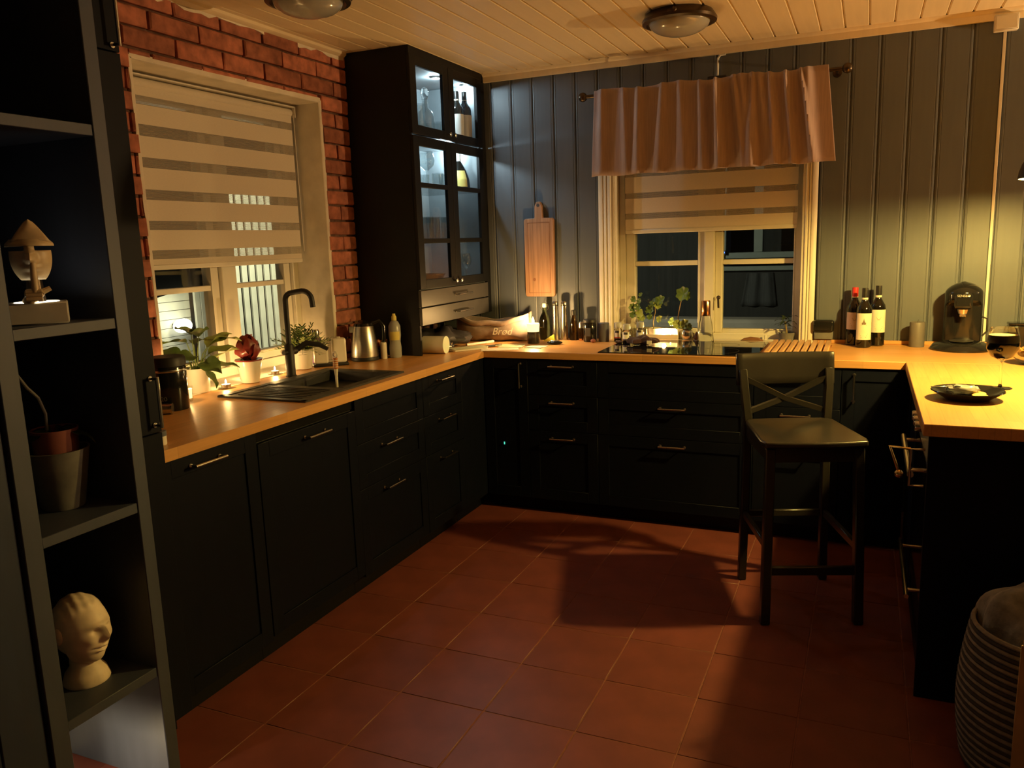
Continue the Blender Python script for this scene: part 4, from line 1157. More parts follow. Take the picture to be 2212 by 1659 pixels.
MB().sphere((0, 0, 0.012), (0.016, 0.016, 0.0118), 14, 8).build('bulb', 'terracotta_red', t)
for k, (xx, yy) in enumerate(((1.262, -0.125), (1.335, -0.20), (1.385, -0.085))):
    t = lathe_thing('spice_jar', (xx, yy, ZC), ('clear spice grinder with a red-edged label, left of three', 'clear spice grinder with a violet-edged label, middle of three', 'clear spice grinder with a white label, right of three')[k], 'jar',
        [('glass', 'glass', [(0, 0), (0.021, 0), (0.0225, 0.004), (0.0225, 0.072), (0.018, 0.080), (0, 0.080)]), ('grinder_cap', 'clear_plastic', [(0, 0.0802), (0.021, 0.0802), (0.0225, 0.088), (0.021, 0.112), (0, 0.114)]),
         ('spice', ('terracotta_red', 'ink', 'cream_plastic')[k], [(0, 0.004), (0.019, 0.004), (0.019, 0.05), (0, 0.05)])], group='spice grinders')
    la = MB().grid(lambda u, v: (0.0230 * math.cos(-PI / 2 - 1.0 + 2.0 * u), 0.0230 * math.sin(-PI / 2 - 1.0 + 2.0 * u), 0.022 + 0.045 * v), 12, 1).build('label', 'label_white', t)
    MB().grid(lambda u, v: (0.0233 * math.cos(-PI / 2 - .55 + 1.1 * u), 0.0233 * math.sin(-PI / 2 - .55 + 1.1 * u), 0.053 + 0.013 * v), 8, 1).build('emblem', 'ink_dark', la)
    MB().grid(lambda u, v: (0.0233 * math.cos(-PI / 2 - .95 + 1.9 * u), 0.0233 * math.sin(-PI / 2 - .95 + 1.9 * u), 0.023 + 0.006 * v), 8, 1).build('stripe', ('red', 'purple_plastic', 'ink_dark')[k], la)
t = thing('oven_cloth', (1.455, -0.30, ZC + 0.0065), 'crumpled dark maroon cloth lying on the hob', 'cloth')
MB().sphere((0, 0, 0.020), (0.075, 0.042, 0.030), 28, 16, fn=lambda d: (1 + 0.22 * math.sin(6 * d.x + 3 * d.y + 1) + 0.14 * math.cos(9 * d.y - 5 * d.x)) * (0.68 if d.z < -0.3 else 1.0), zmin=0.0006).build('cloth', 'towel_dark', t)
MB().box(0.035, 0.06, -0.048, -0.040, 0.012, 0.03).build('tag', 'paper', t)
t = thing('onion_skin', (1.30, -0.24, ZC + 0.0065), 'dry red onion skin on the left end of the hob', 'onion skin')
MB().sphere((0, 0, 0.008), (0.022, 0.014, 0.0075), 14, 8, fn=lambda d: 1 + 0.2 * math.sin(8 * d.x), zmin=0.0006).build('skin', 'towel_dark', t)
t = thing('carafe', (1.752, -0.035, ZC), 'glass water carafe with a copper collar in front of the window mullion', 'carafe')
MB().lathe(shell([(0, 0), (0.043, 0), (0.046, 0.004), (0.044, 0.05), (0.036, 0.105), (0.027, 0.145), (0.0245, 0.165)], 0.002), 32).build('glass', 'glass', t)
MB().lathe([(0.0253, 0.146), (0.0258, 0.15), (0.0248, 0.226), (0.022, 0.233), (0, 0.233)], 28).build('collar', 'copper', t)
# candle trough on the sill
t = thing('candle_dish', (1.50, 0.035, ZC), 'white oblong dish with glowing tea lights on the window sill', 'candle holder')
MB().box(-0.105, 0.085, -0.028, 0.028, 0.0, 0.010).box(-0.105, -0.101, -0.028, 0.028, 0.010, 0.062).box(0.081, 0.085, -0.028, 0.028, 0.010, 0.062).box(-0.101, 0.081, 0.024, 0.028, 0.010, 0.062).box(-0.101, 0.081, -0.028, -0.024, 0.010, 0.030).build('dish', 'ceramic', t, bevel=0.0015)
for dx in (-0.035, 0.035):
    MB().lathe([(0, 0.0102), (0.019, 0.0102), (0.019, 0.024), (0, 0.024)], 18, c=(dx, 0, 0)).build('tea_light', 'glow_wax', t)
    MB().lathe([(0, 0.024), (0.004, 0.029), (0.003, 0.038), (0, 0.045)], 10, c=(dx, 0, 0)).build('flame', 'flame', t)
point_light('dish_light', (1.50, 0.02, ZC + 0.05), P_TEA * 2.2, FLAME, 0.012)
t = lathe_thing('metal_pot', (1.632, 0.03, ZC), 'small round metal pot beside the candle dish on the sill', 'pot', [('pot', 'steel', shell([(0, 0), (0.025, 0), (0.034, 0.02), (0.032, 0.05), (0.028, 0.055)], 0.002))])
t = thing('shallot', (1.69, 0.02, ZC), 'small brown shallot on the sill beside the carafe', 'shallot')
MB().lathe([(0, 0), (0.012, 0.002), (0.017, 0.012), (0.012, 0.028), (0.004, 0.045), (0, 0.05)], 14).build('bulb', 'knotwood', t)
t = thing('trivet', (2.00, 0.03, ZC), 'low brown wicker trivet leaning on the right part of the sill', 'trivet')
MB().prism([(-0.065, 0.0), (0.065, 0.0), (0.035, 0.018), (-0.01, 0.022), (-0.045, 0.014)], -0.01, 0.01, 'y').build('trivet', 'knotwood', t, bevel=0.004)
t = thing('window_stay', (2.07, 0.055, ZC), 'cream window stay lying along the bottom of the right sash', 'window stay')
MB().box(-0.005, 0.095, -0.006, 0.006, 0.0, 0.006).tube([(0.0, 0, 0.0), (0.0, 0, 0.03)], 0.006, 8).build('stay', 'cream_plastic', t, bevel=0.001)
# papers, pens, phone in the corner
def sheet(loc, rz, w_, h_, mat, label, cat='paper', name='paper_sheet', th=0.0012, group='papers in the corner'):
    t = thing(name, loc, label, cat, rz=rz, group=group)
    MB().box(-w_ / 2, w_ / 2, -h_ / 2, h_ / 2, 0, th).build('sheet', mat, t)
    return t
sheet((0.70, -0.56, ZC + 0.0003), 0.45, 0.21, 0.11, 'paper', 'long white envelope near the front edge of the inner corner', 'envelope', 'envelope')
sheet((0.715, -0.43, ZC + 0.0018), 0.25, 0.14, 0.16, 'paper_green', 'pale green leaflet lying in the inner corner', 'leaflet', 'leaflet')
sheet((0.775, -0.43, ZC + 0.0034), 0.15, 0.035, 0.06, 'paper', 'small white note on the green leaflet', 'note', 'note')
sheet((0.872, -0.435, ZC + 0.0003), -0.1, 0.105, 0.095, 'paper', 'crumpled white receipt in front of the lit candle', 'receipt', 'receipt', 0.003)
t = thing('notebook', (0.525, -0.61, ZC), 'rolled-edge notebook with cream pages near the glass-fronted cabinet', 'notebook', rz=0.95)
MB().box(-0.105, 0.105, -0.045, 0.045, 0.0, 0.012).build('pages', 'paper', t, bevel=0.003)
MB().box(-0.108, 0.108, -0.047, 0.047, 0.012, 0.0145).build('cover', 'paper_green', t, bevel=0.001)
def pen(loc, rz, L, r_, m1, m2, label):
    t = thing('marker_pen', loc, label, 'pen', rz=rz, group='pens in the corner')
    MB().tube([(-L / 2, 0, r_), (L * .2, 0, r_)], r_, 10).build('barrel', m1, t)
    MB().tube([(L * .2, 0, r_), (L * .5, 0, r_)], r_ * 1.15, 10).build('cap', m2, t)
pen((0.49, -0.38, ZC), 1.1, 0.20, 0.008, 'ceramic', 'cream_plastic', 'white marker with a cream cap lying behind the notebook')
pen((0.60, -0.47, ZC), 0.8, 0.14, 0.006, 'blue_jar', 'steel', 'dark blue pen lying beside the green leaflet')
t = thing('key_fob', (0.935, -0.305, ZC), 'black oval remote key lying right of the lit candle', 'remote')
MB().sphere((0, 0, 0.011), (0.048, 0.024, 0.011), 24, 10, fn=lambda d: 1.0).build('shell', 'black_gloss', t)
MB().box(-0.025, 0.02, -0.010, 0.010, 0.0205, 0.0228).build('buttons', 'steel', t, bevel=0.002)
# white roll lying on its side and black gadget in the niche
t = thing('paper_roll', (0.470, -0.770, ZC), 'pale cardboard roll lying on its side beside the glass-fronted cabinet', 'roll', rz=0.1)
MB().tube([(-0.13, 0, 0.048), (0.0, 0, 0.048)], 0.048, 30).build('roll', 'cream_plastic', t)
MB().lathe([(0, 0), (0.0485, 0), (0.0485, 0.003), (0, 0.003)], 30, Mx((0.0, 0, 0.048), ry=PI / 2)).build('end_disc', 'wax_white', t)
t = thing('crumpled_bag', (0.30, -0.52, ZC), 'crumpled dark plastic bag in the niche under the drawers', 'bag')
MB().sphere((0, 0, 0.05), (0.14, 0.19, 0.062), 32, 18, fn=lambda d: (1 + 0.16 * math.sin(7 * d.x + 4 * d.y) + 0.10 * math.cos(11 * d.y - 6 * d.z)) * (0.8 if d.z < -0.5 else 1), zmin=0.0006).build('bag', 'bagdark', t)
t = thing('crumpled_foil', (0.40, -0.64, ZC), 'small crumpled foil wrapper beside the dark plastic bag', 'wrapper')
MB().sphere((0, 0, 0.022), (0.045, 0.05, 0.024), 20, 12, fn=lambda d: (1 + 0.3 * math.sin(9 * d.x + 6 * d.y) * math.cos(8 * d.z)) * (0.8 if d.z < -0.5 else 1), zmin=0.0006).build('foil', 'steel', t)
# bread basket bag
t = thing('bread_bag', (0.50, -0.20, ZC), 'boat-shaped cloth bread bag with light lettering in the corner', 'bread bag', rz=0.12)
def bag(u, v, inner=False):
    L = 0.23
    x_ = -L + 2 * L * u
    e = 1 - abs(2 * u - 1) ** 3.2
    a = PI * v
    wd = 0.075 * (0.35 + 0.65 * e); hh = 0.118 + 0.045 * abs(2 * u - 1) ** 2.6
    k = 1.0
    yy = -wd * math.cos(a) * (1 + 0.05 * math.sin(9 * u))
    s_ = math.sin(a)
    zz = hh * (1 - s_ ** 0.45) if s_ > 0 else hh
    return (x_, yy, zz + 0.008 + 0.004 * math.sin(17 * u + 3 * v))
MB().grid(lambda u, v: bag(u, v), 36, 20).build('body', 'bagcloth', t, solid=0.005)
def cuff(u, v):
    p0 = Vector(bag(u, 0.0))
    return (p0.x, p0.y - 0.006 - 0.006 * math.sin(v * PI), p0.z - 0.030 * v + 0.004)
MB().grid(cuff, 36, 5).build('cuff', 'bagcloth_lt', t, solid=0.004)
def cuff2(u, v):
    p0 = Vector(bag(u, 1.0))
    return (p0.x, p0.y + 0.006 + 0.006 * math.sin(v * PI), p0.z - 0.030 * v + 0.004)
MB().grid(cuff2, 36, 5).build('cuff', 'bagcloth_lt', t, solid=0.004)
text('Brød', 0.062, 'bagtext', t, Mx((0.075, -0.086, 0.066), rx=PI / 2), shear=0.32)
t = thing('bread_loaf', (0.50, -0.195, ZC + 0.012), 'dark wrapped loaf inside the cloth bread bag', 'bread', rz=0.12)
MB().sphere((0, 0, 0.055), (0.16, 0.050, 0.050), 24, 12, fn=lambda d: 1 + 0.08 * math.sin(8 * d.x + 5 * d.z)).build('loaf', 'bagdark', t)

# ================================================================= LEFT WORKTOP
def pot(t, r0, r1, h, mat, soil=True):
    MB().lathe(shell([(0, 0), (r0 * .97, 0), (r0, 0.003), (r1, h - 0.008), (r1 + 0.002, h)], 0.003), 32).build('pot', mat, t)
    if soil: MB().lathe([(0, h - 0.014), (r1 - 0.005, h - 0.014)], 24).build('soil', 'soil', t)
def leaf_mesh(L, W, droop=0.3, fold=0.25, tip=1.0, n=10):
    def fn(u, v):
        w_ = W * (math.sin(PI * min(1, u ** 0.8)) ** 0.8) * (1 - 0.15 * u) if 0 < u < 1 else 0.0008
        s_ = (v - 0.5) * 2
        x_ = L * u * math.cos(droop * u)
        z_ = -L * u * math.sin(droop * u) + abs(s_) * w_ * fold + 0.006 * math.sin(u * 9) * abs(s_) * (L / 0.1)
        return (x_, s_ * w_, z_)
    return MB().grid(fn, n, 6).mesh('leaf')
def add_leaf(t, me, base, az, el, mat, s=1.0, roll=0.0, stem=None, smat='stem_green'):
    o = place(me.copy() if False else me, 'leaf', mat, t)
    o.matrix_local = Matrix.Translation(base) @ Matrix.Rotation(az, 4, 'Z') @ Matrix.Rotation(-el, 4, 'Y') @ Matrix.Rotation(roll, 4, 'X') @ Matrix.Scale(s, 4)
    if stem:
        b = Vector(stem); e = Vector(base); m_ = (b + e) / 2 + Vector((0, 0, 0.02))
        MB().tube([b, m_, e], [0.0028, 0.0024, 0.0018], 6).build('stem', smat, t)
    return o
# broad leaved plant
t = thing('leafy_plant', (-0.035, -2.075, ZC + 0.003), 'broad-leaved green plant in a pale pot at the left of the sill', 'plant')
pot(t, 0.046, 0.056, 0.105, 'ceramic')
lm = leaf_mesh(0.130, 0.042, 0.35); lm.materials.append(MATS['leaf'])
ll = leaf_mesh(0.145, 0.044, 0.4); ll.materials.append(MATS['leaf_lt'])
rp = random.Random(11)
for k, (dx, dy, dz, az, el, li) in enumerate((
        (-0.01, -0.03, 0.215, -1.9, 0.2, 0), (0.0, -0.01, 0.245, -1.2, 0.5, 0), (0.02, 0.01, 0.235, -0.6, 0.55, 0), (-0.02, 0.02, 0.20, 2.0, 0.25, 0),
        (0.02, 0.05, 0.175, 1.25, 0.55, 1), (0.03, 0.075, 0.20, 1.1, 0.15, 1), (0.025, 0.05, 0.145, 0.9, 0.35, 1), (0.035, -0.04, 0.16, -1.3, 0.1, 0),
        (0.045, 0.0, 0.13, -0.4, -0.15, 0), (0.04, 0.03, 0.105, 0.6, 0.1, 0), (0.05, -0.01, 0.095, -0.1, -0.5, 0), (-0.02, -0.05, 0.17, -2.3, 0.1, 0), (0.03, 0.06, 0.11, 1.0, 0.6, 1), (0.0, -0.06, 0.12, -1.7, -0.3, 0))):
    add_leaf(t, ll if li else lm, (dx, dy, dz + (0.01 if li else 0.0)), az, el + 0.15, 'leaf_lt' if li else 'leaf', rp.uniform(0.85, 1.05), rp.uniform(-.5, .5), stem=(dx * .2, dy * .2, 0.09))
# red plant
t = thing('red_plant', (0.02, -1.815, ZC + 0.003), 'dense dark red leafy plant in a white pot in the middle of the sill', 'plant')
pot(t, 0.040, 0.056, 0.100, 'ceramic')
MB().lathe([(0.04, 0.098), (0.062, 0.100), (0.062, 0.106), (0.04, 0.104)], 28).build('saucer', 'leaf_red', t)
lr = leaf_mesh(0.10, 0.040, -0.75, 0.35); lr.materials.append(MATS['leaf_red'])
for k in range(20):
    az = k * 2.4; el = 0.45 + 1.0 * (k / 20)
    add_leaf(t, lr, (0.028 * math.cos(az), 0.028 * math.sin(az), 0.098 + 0.002 * k), az, el, 'leaf_red', rp.uniform(0.75, 1.0), rp.uniform(-.3, .3))
# feathery plant
t = thing('feathery_plant', (0.005, -1.415, ZC + 0.003), 'bushy narrow-leaved plant in a white pot behind the tap', 'plant')
pot(t, 0.042, 0.054, 0.100, 'ceramic')
for k in range(44):
    az = k * 2.4 + rp.uniform(-.2, .2); el = rp.uniform(0.25, 1.45); L = rp.uniform(0.11, 0.18)
    mb = MB(); d = Vector((math.cos(az) * math.cos(el), math.sin(az) * math.cos(el), math.sin(el)))
    p0 = Vector((0.02 * math.cos(az), 0.02 * math.sin(az), 0.09)); pts = []
    for j in range(7):
        u = j / 6; pts.append(p0 + d * L * u + Vector((0, 0, -0.05 * u * u)))
    mb.tube(pts, [0.0016 * (1 - 0.6 * j / 6) for j in range(7)], 4)
    side = d.cross(Vector((0, 0, 1))); side.normalize()
    for j in range(1, 7):
        for s in (-1, 1):
            q = pts[j]; ll_ = 0.036 * (1 - 0.5 * abs(j / 6 - 0.5))
            e = q + (side * s * 0.85 + d * 0.6 + Vector((0, 0, rp.uniform(-.3, .2)))).normalized() * ll_
            wv = d * 0.0060
            m_ = (q + e) / 2
            mb.add([q, m_ + wv, e, m_ - wv], [(0, 1, 2, 3)])
    mb.build('frond', 'leaf' if k % 3 else 'leaf_lt', t, solid=0.0004)
# black canister
t = lathe_thing('coffee_canister', (0.135, -2.385, ZC), 'large black lidded canister at the left end of the sink worktop', 'canister',
    [('body', 'black_gloss', [(0, 0), (0.064, 0), (0.066, 0.004), (0.066, 0.165), (0.064, 0.17), (0, 0.17)]), ('lid', 'black_matt', [(0, 0.1702), (0.067, 0.1702), (0.067, 0.200), (0.062, 0.206), (0, 0.206)])])
MB().lathe([(0.0665, 0.150), (0.0672, 0.152), (0.0672, 0.156), (0.0665, 0.158)], 28).build('band', 'steel', t)
text('20', 0.024, 'stone_pot', t, Mx((0.030, -0.0603, 0.05), rx=PI / 2, rz=0.46))
def tealight(loc, label, holder=None, r=0.019, h=0.016, power=P_TEA, name='tea_light'):
    t = thing(name, loc, label, 'candle', group='lit tea lights on the sill')
    MB().lathe([(0, 0), (r, 0), (r, h), (r * .93, h), (r * .93, h * .7), (0, h * .7)], 22).build('cup', 'steel' if not holder else holder, t)
    MB().lathe([(0, h * .71), (r * .92, h * .71), (r * .92, h * .9), (0, h * .86)], 22).build('wax', 'glow_wax', t)
    MB().lathe([(0, h), (0.004, h + 0.004), (0.0035, h + 0.013), (0, h + 0.022)], 10).build('flame', 'flame', t)
    point_light('tea_flame_light', (loc[0], loc[1], loc[2] + h + 0.016), power, FLAME, 0.008)
    return t
t = thing('votive_candle', (0.07, -2.245, ZC), 'glowing votive candle in a glass beside the black canister', 'candle', group='lit tea lights on the sill')
MB().lathe(shell([(0, 0), (0.022, 0), (0.024, 0.004), (0.026, 0.062)], 0.002), 24).build('glass', 'pane', t)
MB().lathe([(0, 0.012), (0.0215, 0.012), (0.0230, 0.050), (0, 0.048)], 22).build('wax', 'glow_wax', t)
MB().lathe([(0, 0.05), (0.004, 0.054), (0.0035, 0.063), (0, 0.072)], 10).build('flame', 'flame', t)
point_light('votive_light', (0.07, -2.245, ZC + 0.072), P_TEA, FLAME, 0.008)
tealight((0.015, -1.965, ZC + 0.0033), 'lit tea light on the sill between the two left plants', r=0.021)
tealight((-0.02, -1.600, ZC + 0.0033), 'lit tea light on the sill just behind the tap')
tealight((-0.075, -1.735, ZC + 0.0033), 'lit tea light close to the window frame behind the red plant')
tealight((-0.085, -1.33, ZC + 0.0033), 'lit tea light in the far corner of the sill behind the feathery plant')
# soap dispensers on a tray
t = thing('soap_tray', (0.075, -1.285, ZC), 'black tray carrying two white soap dispensers', 'tray', rz=0.75)
MB().box(-0.09, 0.09, -0.042, 0.042, 0, 0.014).build('tray', 'black_matt', t, bevel=0.006, seg=2)
cs_, sn_ = math.cos(0.75), math.sin(0.75)
for k, (d_, h_) in enumerate(((-0.046, 0.105), (0.046, 0.125))):
    t = thing('soap_dispenser', (0.075 + cs_ * d_, -1.285 + sn_ * d_, ZC + 0.0142), ('white rounded soap dispenser, the lower one on the black tray', 'white rounded soap dispenser, the taller one on the black tray')[k], 'soap dispenser', rz=0.75, group='white soap dispensers')
    MB().box(-0.035, 0.035, -0.030, 0.030, 0, h_).build('body', 'ceramic', t, bevel=0.010, seg=3)
    MB().box(-0.012, 0.012, -0.012, 0.012, h_, h_ + 0.006).build('cap', 'ceramic', t, bevel=0.003)
t = thing('lotion_bottle', (-0.045, -1.235, ZC + 0.003), 'purple bottle with a metallic cap behind the soap dispensers', 'bottle')
MB().lathe([(0, 0), (0.026, 0), (0.028, 0.01), (0.028, 0.125), (0.02, 0.135), (0, 0.135)], 24).build('body', 'purple_plastic', t)
MB().lathe([(0, 0.1352), (0.018, 0.1352), (0.020, 0.165), (0.016, 0.175), (0, 0.176)], 20).build('cap', 'steel', t)
# dish brush in the sink
t = thing('dish_brush', (0.36, -1.63, ZC - 0.189), 'dish brush with an orange striped handle standing in the sink', 'brush')
MB().lathe([(0, 0), (0.028, 0), (0.03, 0.03), (0.02, 0.042), (0, 0.044)], 20).build('head', 'cream_plastic', t)
MB().tube([(0, 0, 0.04), (0.0, 0, 0.20), (0, 0, 0.235)], [0.006, 0.0065, 0.010], 10).build('shaft', 'ceramic', t)
MB().tube([(0, 0, 0.235), (0, 0, 0.25), (0, 0, 0.285)], [0.0105, 0.012, 0.0115], 12).build('grip', 'orange_plastic', t)
for k in range(4): MB().lathe([(0.0119, 0), (0.0126, 0.0015), (0.0119, 0.003)], 14, c=(0, 0, 0.243 + 0.010 * k)).build('grip_ring', 'ceramic', t)
mb = MB()
ring = [(0.012 * math.cos(a), 0.004 * 0, 0.300 + 0.012 * math.sin(a)) for a in [2 * PI * k / 14 for k in range(15)]]
mb.tube(ring, 0.0048, 8).build('hang_loop', 'ceramic', t)
# kettle
t = thing('kettle', (0.145, -1.075, ZC), 'brushed steel electric kettle with black handle by the brick wall', 'kettle', rz=0.75)
MB().lathe([(0, 0), (0.074, 0), (0.076, 0.006), (0.070, 0.020), (0, 0.020)], 32).build('base', 'black_matt', t)
MB().lathe([(0, 0.0202), (0.072, 0.0202), (0.0725, 0.03), (0.066, 0.10), (0.055, 0.175), (0.052, 0.182), (0, 0.182)], 36).build('body', 'steel_brushed', t)
MB().lathe([(0, 0.182), (0.052, 0.182), (0.048, 0.196), (0.02, 0.204), (0.012, 0.212), (0, 0.213)], 28).build('lid', 'black_gloss', t)
MB().tube([(0.045, 0, 0.19), (0.085, 0, 0.205), (0.108, 0, 0.175), (0.105, 0, 0.10), (0.085, 0, 0.045), (0.068, 0, 0.045)], 0.012, 10).build('handle', 'black_gloss', t)
MB().prism([(-0.075, 0.0), (-0.045, -0.018), (-0.045, 0.018)], 0.150, 0.182, 'z').build('spout', 'steel_brushed', t)
lathe_thing('copper_cup', (0.195, -0.985, ZC), 'copper cup standing right of the kettle', 'cup', [('cup', 'copper', shell([(0, 0), (0.026, 0), (0.028, 0.004), (0.034, 0.098)], 0.002))])
lathe_thing('salt_shaker', (0.228, -1.02, ZC), 'small white cylindrical shaker in front of the copper cup', 'shaker', [('body', 'ceramic', [(0, 0), (0.016, 0), (0.0175, 0.003), (0.0175, 0.078), (0, 0.078)]), ('cap', 'cream_plastic', [(0, 0.0782), (0.0175, 0.0782), (0.016, 0.088), (0, 0.089)])])
t = lathe_thing('dish_soap', (0.262, -0.955, ZC), 'clear dish soap bottle with a yellow cap beside the tall glass cabinet', 'bottle',
    [('bottle', 'clear_plastic', [(0, 0), (0.030, 0), (0.033, 0.006), (0.033, 0.055), (0.029, 0.085), (0.033, 0.12), (0.032, 0.170), (0.022, 0.192), (0.012, 0.200), (0, 0.200)]),
     ('cap', 'label_yellow', [(0, 0.2002), (0.0135, 0.2002), (0.0135, 0.220), (0.009, 0.226), (0.008, 0.236), (0, 0.236)])])
MB().grid(lambda u, v: ((0.0305 + 0.003 * math.cos((v - .5) * 3)) * math.cos(-PI / 2 + 0.55 - .9 + 1.8 * u), (0.0305 + 0.003 * math.cos((v - .5) * 3)) * math.sin(-PI / 2 + 0.55 - .9 + 1.8 * u), 0.095 + 0.06 * v), 10, 6).build('label', 'label_yellow', t)
# small things at the left end
t = thing('cream_jar', (0.560, -2.835, ZC), 'small white jar with a grey lid at the near left corner of the worktop', 'jar')
MB().lathe([(0, 0), (0.018, 0), (0.019, 0.003), (0.019, 0.028), (0, 0.028)], 22).build('jar', 'ceramic', t)
MB().lathe([(0, 0.0282), (0.020, 0.0282), (0.020, 0.044), (0, 0.045)], 22).build('lid', 'blue_jar', t)
t = thing('steel_tin', (0.185, -2.475, ZC), 'small steel tin lying next to the large black canister', 'tin', rz=0.6)
MB().tube([(-0.03, 0, 0.020), (0.03, 0, 0.020)], 0.020, 18).build('tin', 'steel_brushed', t)
MB().tube([(0.03, 0, 0.020), (0.036, 0, 0.020)], 0.0215, 18).build('lid', 'steel', t)

# ================================================================= PLANTS ON THE BACK SILL
def round_leaf(W):
    def fn(u, v):
        a = 2 * PI * u; r_ = W * v * (1 + 0.10 * math.sin(7 * a)) * (0.55 + 0.45 * min(1, abs(math.sin(a / 2)) * 1.8))
        return (r_ * math.cos(a), r_ * math.sin(a), 0.12 * r_ * math.sin(5 * a) + 0.25 * r_ * v)
    return MB().grid(fn, 24, 3).mesh('leaf')
rl = round_leaf(0.028); rl.materials.append(MATS['leaf'])
rl2 = round_leaf(0.030); rl2.materials.append(MATS['leaf_lt'])
def cutting(name, loc, label, stems, vessel, scale=1.0):
    t = thing(name, loc, label, 'plant', group='plants on the back sill')
    if vessel == 'glass':
        MB().lathe(shell([(0, 0), (0.028, 0), (0.030, 0.004), (0.032, 0.07)], 0.002), 22).build('glass', 'glass', t)
    elif vessel == 'pot': pot(t, 0.034, 0.044, 0.062, 'ceramic')
    elif vessel == 'grey': pot(t, 0.036, 0.044, 0.055, 'stone_pot')
    for (p, lv) in stems:
        MB().tube(p, [0.0035 - 0.0015 * k / max(1, len(p) - 1) for k in range(len(p))], 6).build('stem', 'stem', t)
        for (q, az, el, s, m_) in lv:
            add_leaf(t, rl2 if m_ else rl, q, rp.uniform(-.5, .5), rp.uniform(-.4, .4), 'leaf', s, roll=rp.uniform(0.7, 1.4))
    return t
cutting('plant_cutting', (1.335, 0.045, ZC), 'leafy pelargonium cutting in a glass at the left of the back sill',
        [([(0, 0, 0.01), (0.005, 0, 0.09), (0.0, 0, 0.16), (-0.01, -0.005, 0.225)],
          [((-0.02, -0.01, 0.235), 2.6, 0.5, 0.7, 0), ((0.015, -0.012, 0.225), 0.3, 0.4, 0.6, 0), ((-0.025, -0.012, 0.185), 2.9, 0.5, 0.9, 0), ((0.005, -0.015, 0.190), -1, 0.7, 0.8, 0), ((0.02, -0.01, 0.15), 0.4, 0.3, 0.9, 1), ((-0.02, -0.015, 0.14), 3.5, 0.4, 0.9, 0), ((0.03, -0.01, 0.125), 0.2, 0.1, 0.9, 1), ((0.02, 0, 0.26), 0.1, 0.0, 0.5, 0)])], 'glass')
cutting('geranium', (1.438, 0.06, ZC), 'young pelargonium with a bare woody stem in a white pot on the back sill',
        [([(-0.01, 0, 0.05), (-0.012, 0, 0.10), (0.0, 0, 0.15), (0.0, 0, 0.20)],
          [((0.0, -0.01, 0.215), 0.5, 0.6, 1.1, 0), ((0.035, -0.01, 0.225), 0.2, 0.4, 1.1, 0), ((0.02, -0.015, 0.195), -0.6, 0.3, 1.0, 1), ((-0.025, -0.01, 0.175), 2.9, 0.3, 0.95, 0), ((-0.035, -0.01, 0.165), 3.0, -0.1, 0.8, 0), ((0.03, -0.01, 0.115), 0.0, 0.1, 0.7, 1), ((-0.03, -0.01, 0.125), 3.1, 0.1, 0.7, 0)])], 'pot')
cutting('trailing_plant', (1.600, 0.075, ZC), 'small variegated plant with one tall bent leaf beside the candle dish',
        [([(0, 0, 0.05), (-0.03, 0, 0.12), (-0.015, -0.005, 0.20), (0.0, -0.01, 0.255)], [((0.005, -0.015, 0.262), 1.2, 0.9, 1.5, 0), ((0.03, -0.012, 0.25), 0.4, 0.7, 0.9, 0)]),
         ([(0, 0, 0.05), (0.02, -0.01, 0.085)], [((0.015, -0.02, 0.085), 0, 0.2, 1.0, 1), ((-0.03, -0.02, 0.082), 3, 0.2, 1.0, 1), ((0.04, -0.02, 0.07), 0.2, -0.2, 0.9, 0), ((-0.06, -0.015, 0.10), 2.8, 0.4, 0.9, 0)])], 'pot')
t = thing('bonsai', (2.185, 0.035, ZC), 'little dark tree-like plant in a grey pot at the right of the back sill', 'plant', group='plants on the back sill')
pot(t, 0.036, 0.044, 0.050, 'stone_pot')
MB().tube([(0, 0, 0.04), (-0.004, 0, 0.075), (-0.01, 0, 0.11)], [0.006, 0.005, 0.003], 7).build('trunk', 'stem', t)
ld = leaf_mesh(0.055, 0.010, 0.6); ld.materials.append(MATS['leaf_dark'])
for k in range(16):
    az = k * 2.4; add_leaf(t, ld, (-0.01 + 0.012 * math.cos(az), 0.010 * math.sin(az), 0.085 + 0.0035 * k), az, rp.uniform(-0.1, 0.9), 'leaf_dark', rp.uniform(0.7, 1.15), 0)

# ================================================================= CONTENTS OF THE GLASS CABINET
Z5, Z4, Z3, Z2 = 2.105, 1.832, 1.540, 1.286
# top left: decanters
lathe_thing('decanter', (0.315, -0.595, Z5), 'clear stoppered decanter on the top shelf of the glass cabinet', 'decanter',
    [('body', 'glassware', shell([(0, 0), (0.046, 0), (0.050, 0.01), (0.050, 0.09), (0.042, 0.125), (0.018, 0.150), (0.016, 0.190), (0.022, 0.195)], 0.003)), ('stopper', 'glass', [(0, 0.195), (0.014, 0.1955), (0.024, 0.222), (0.018, 0.25), (0, 0.26)])])
lathe_thing('glass_jug', (0.325, -0.685, Z5), 'wide clear jug at the left end of the top cabinet shelf', 'jug', [('body', 'glassware', shell([(0, 0), (0.030, 0), (0.035, 0.02), (0.036, 0.06), (0.030, 0.14), (0.032, 0.155)], 0.0025))])
tumbler((0.330, -0.470, Z5), 'cut glass tumbler beside the decanter on the top shelf', 0.085, 0.036, 'glasses in the cabinet')
tumbler((0.245, -0.475, Z5), 'second cut glass tumbler behind the first on the top shelf', 0.085, 0.036, 'glasses in the cabinet')
wine_bottle((0.328, -0.135, Z5), 'wine bottle with a large plain white label in the top of the glass cabinet', 0.300, 0.040, 'foil_black', 'label_white', rz=0.75, group='bottles in the cabinet', lz=(0.03, 0.165))
wine_bottle((0.325, -0.232, Z5), 'wine bottle half hidden behind the door stile in the glass cabinet', 0.290, 0.038, 'foil_black', 'label_white', rz=0.75, group='bottles in the cabinet', lz=(0.03, 0.165))
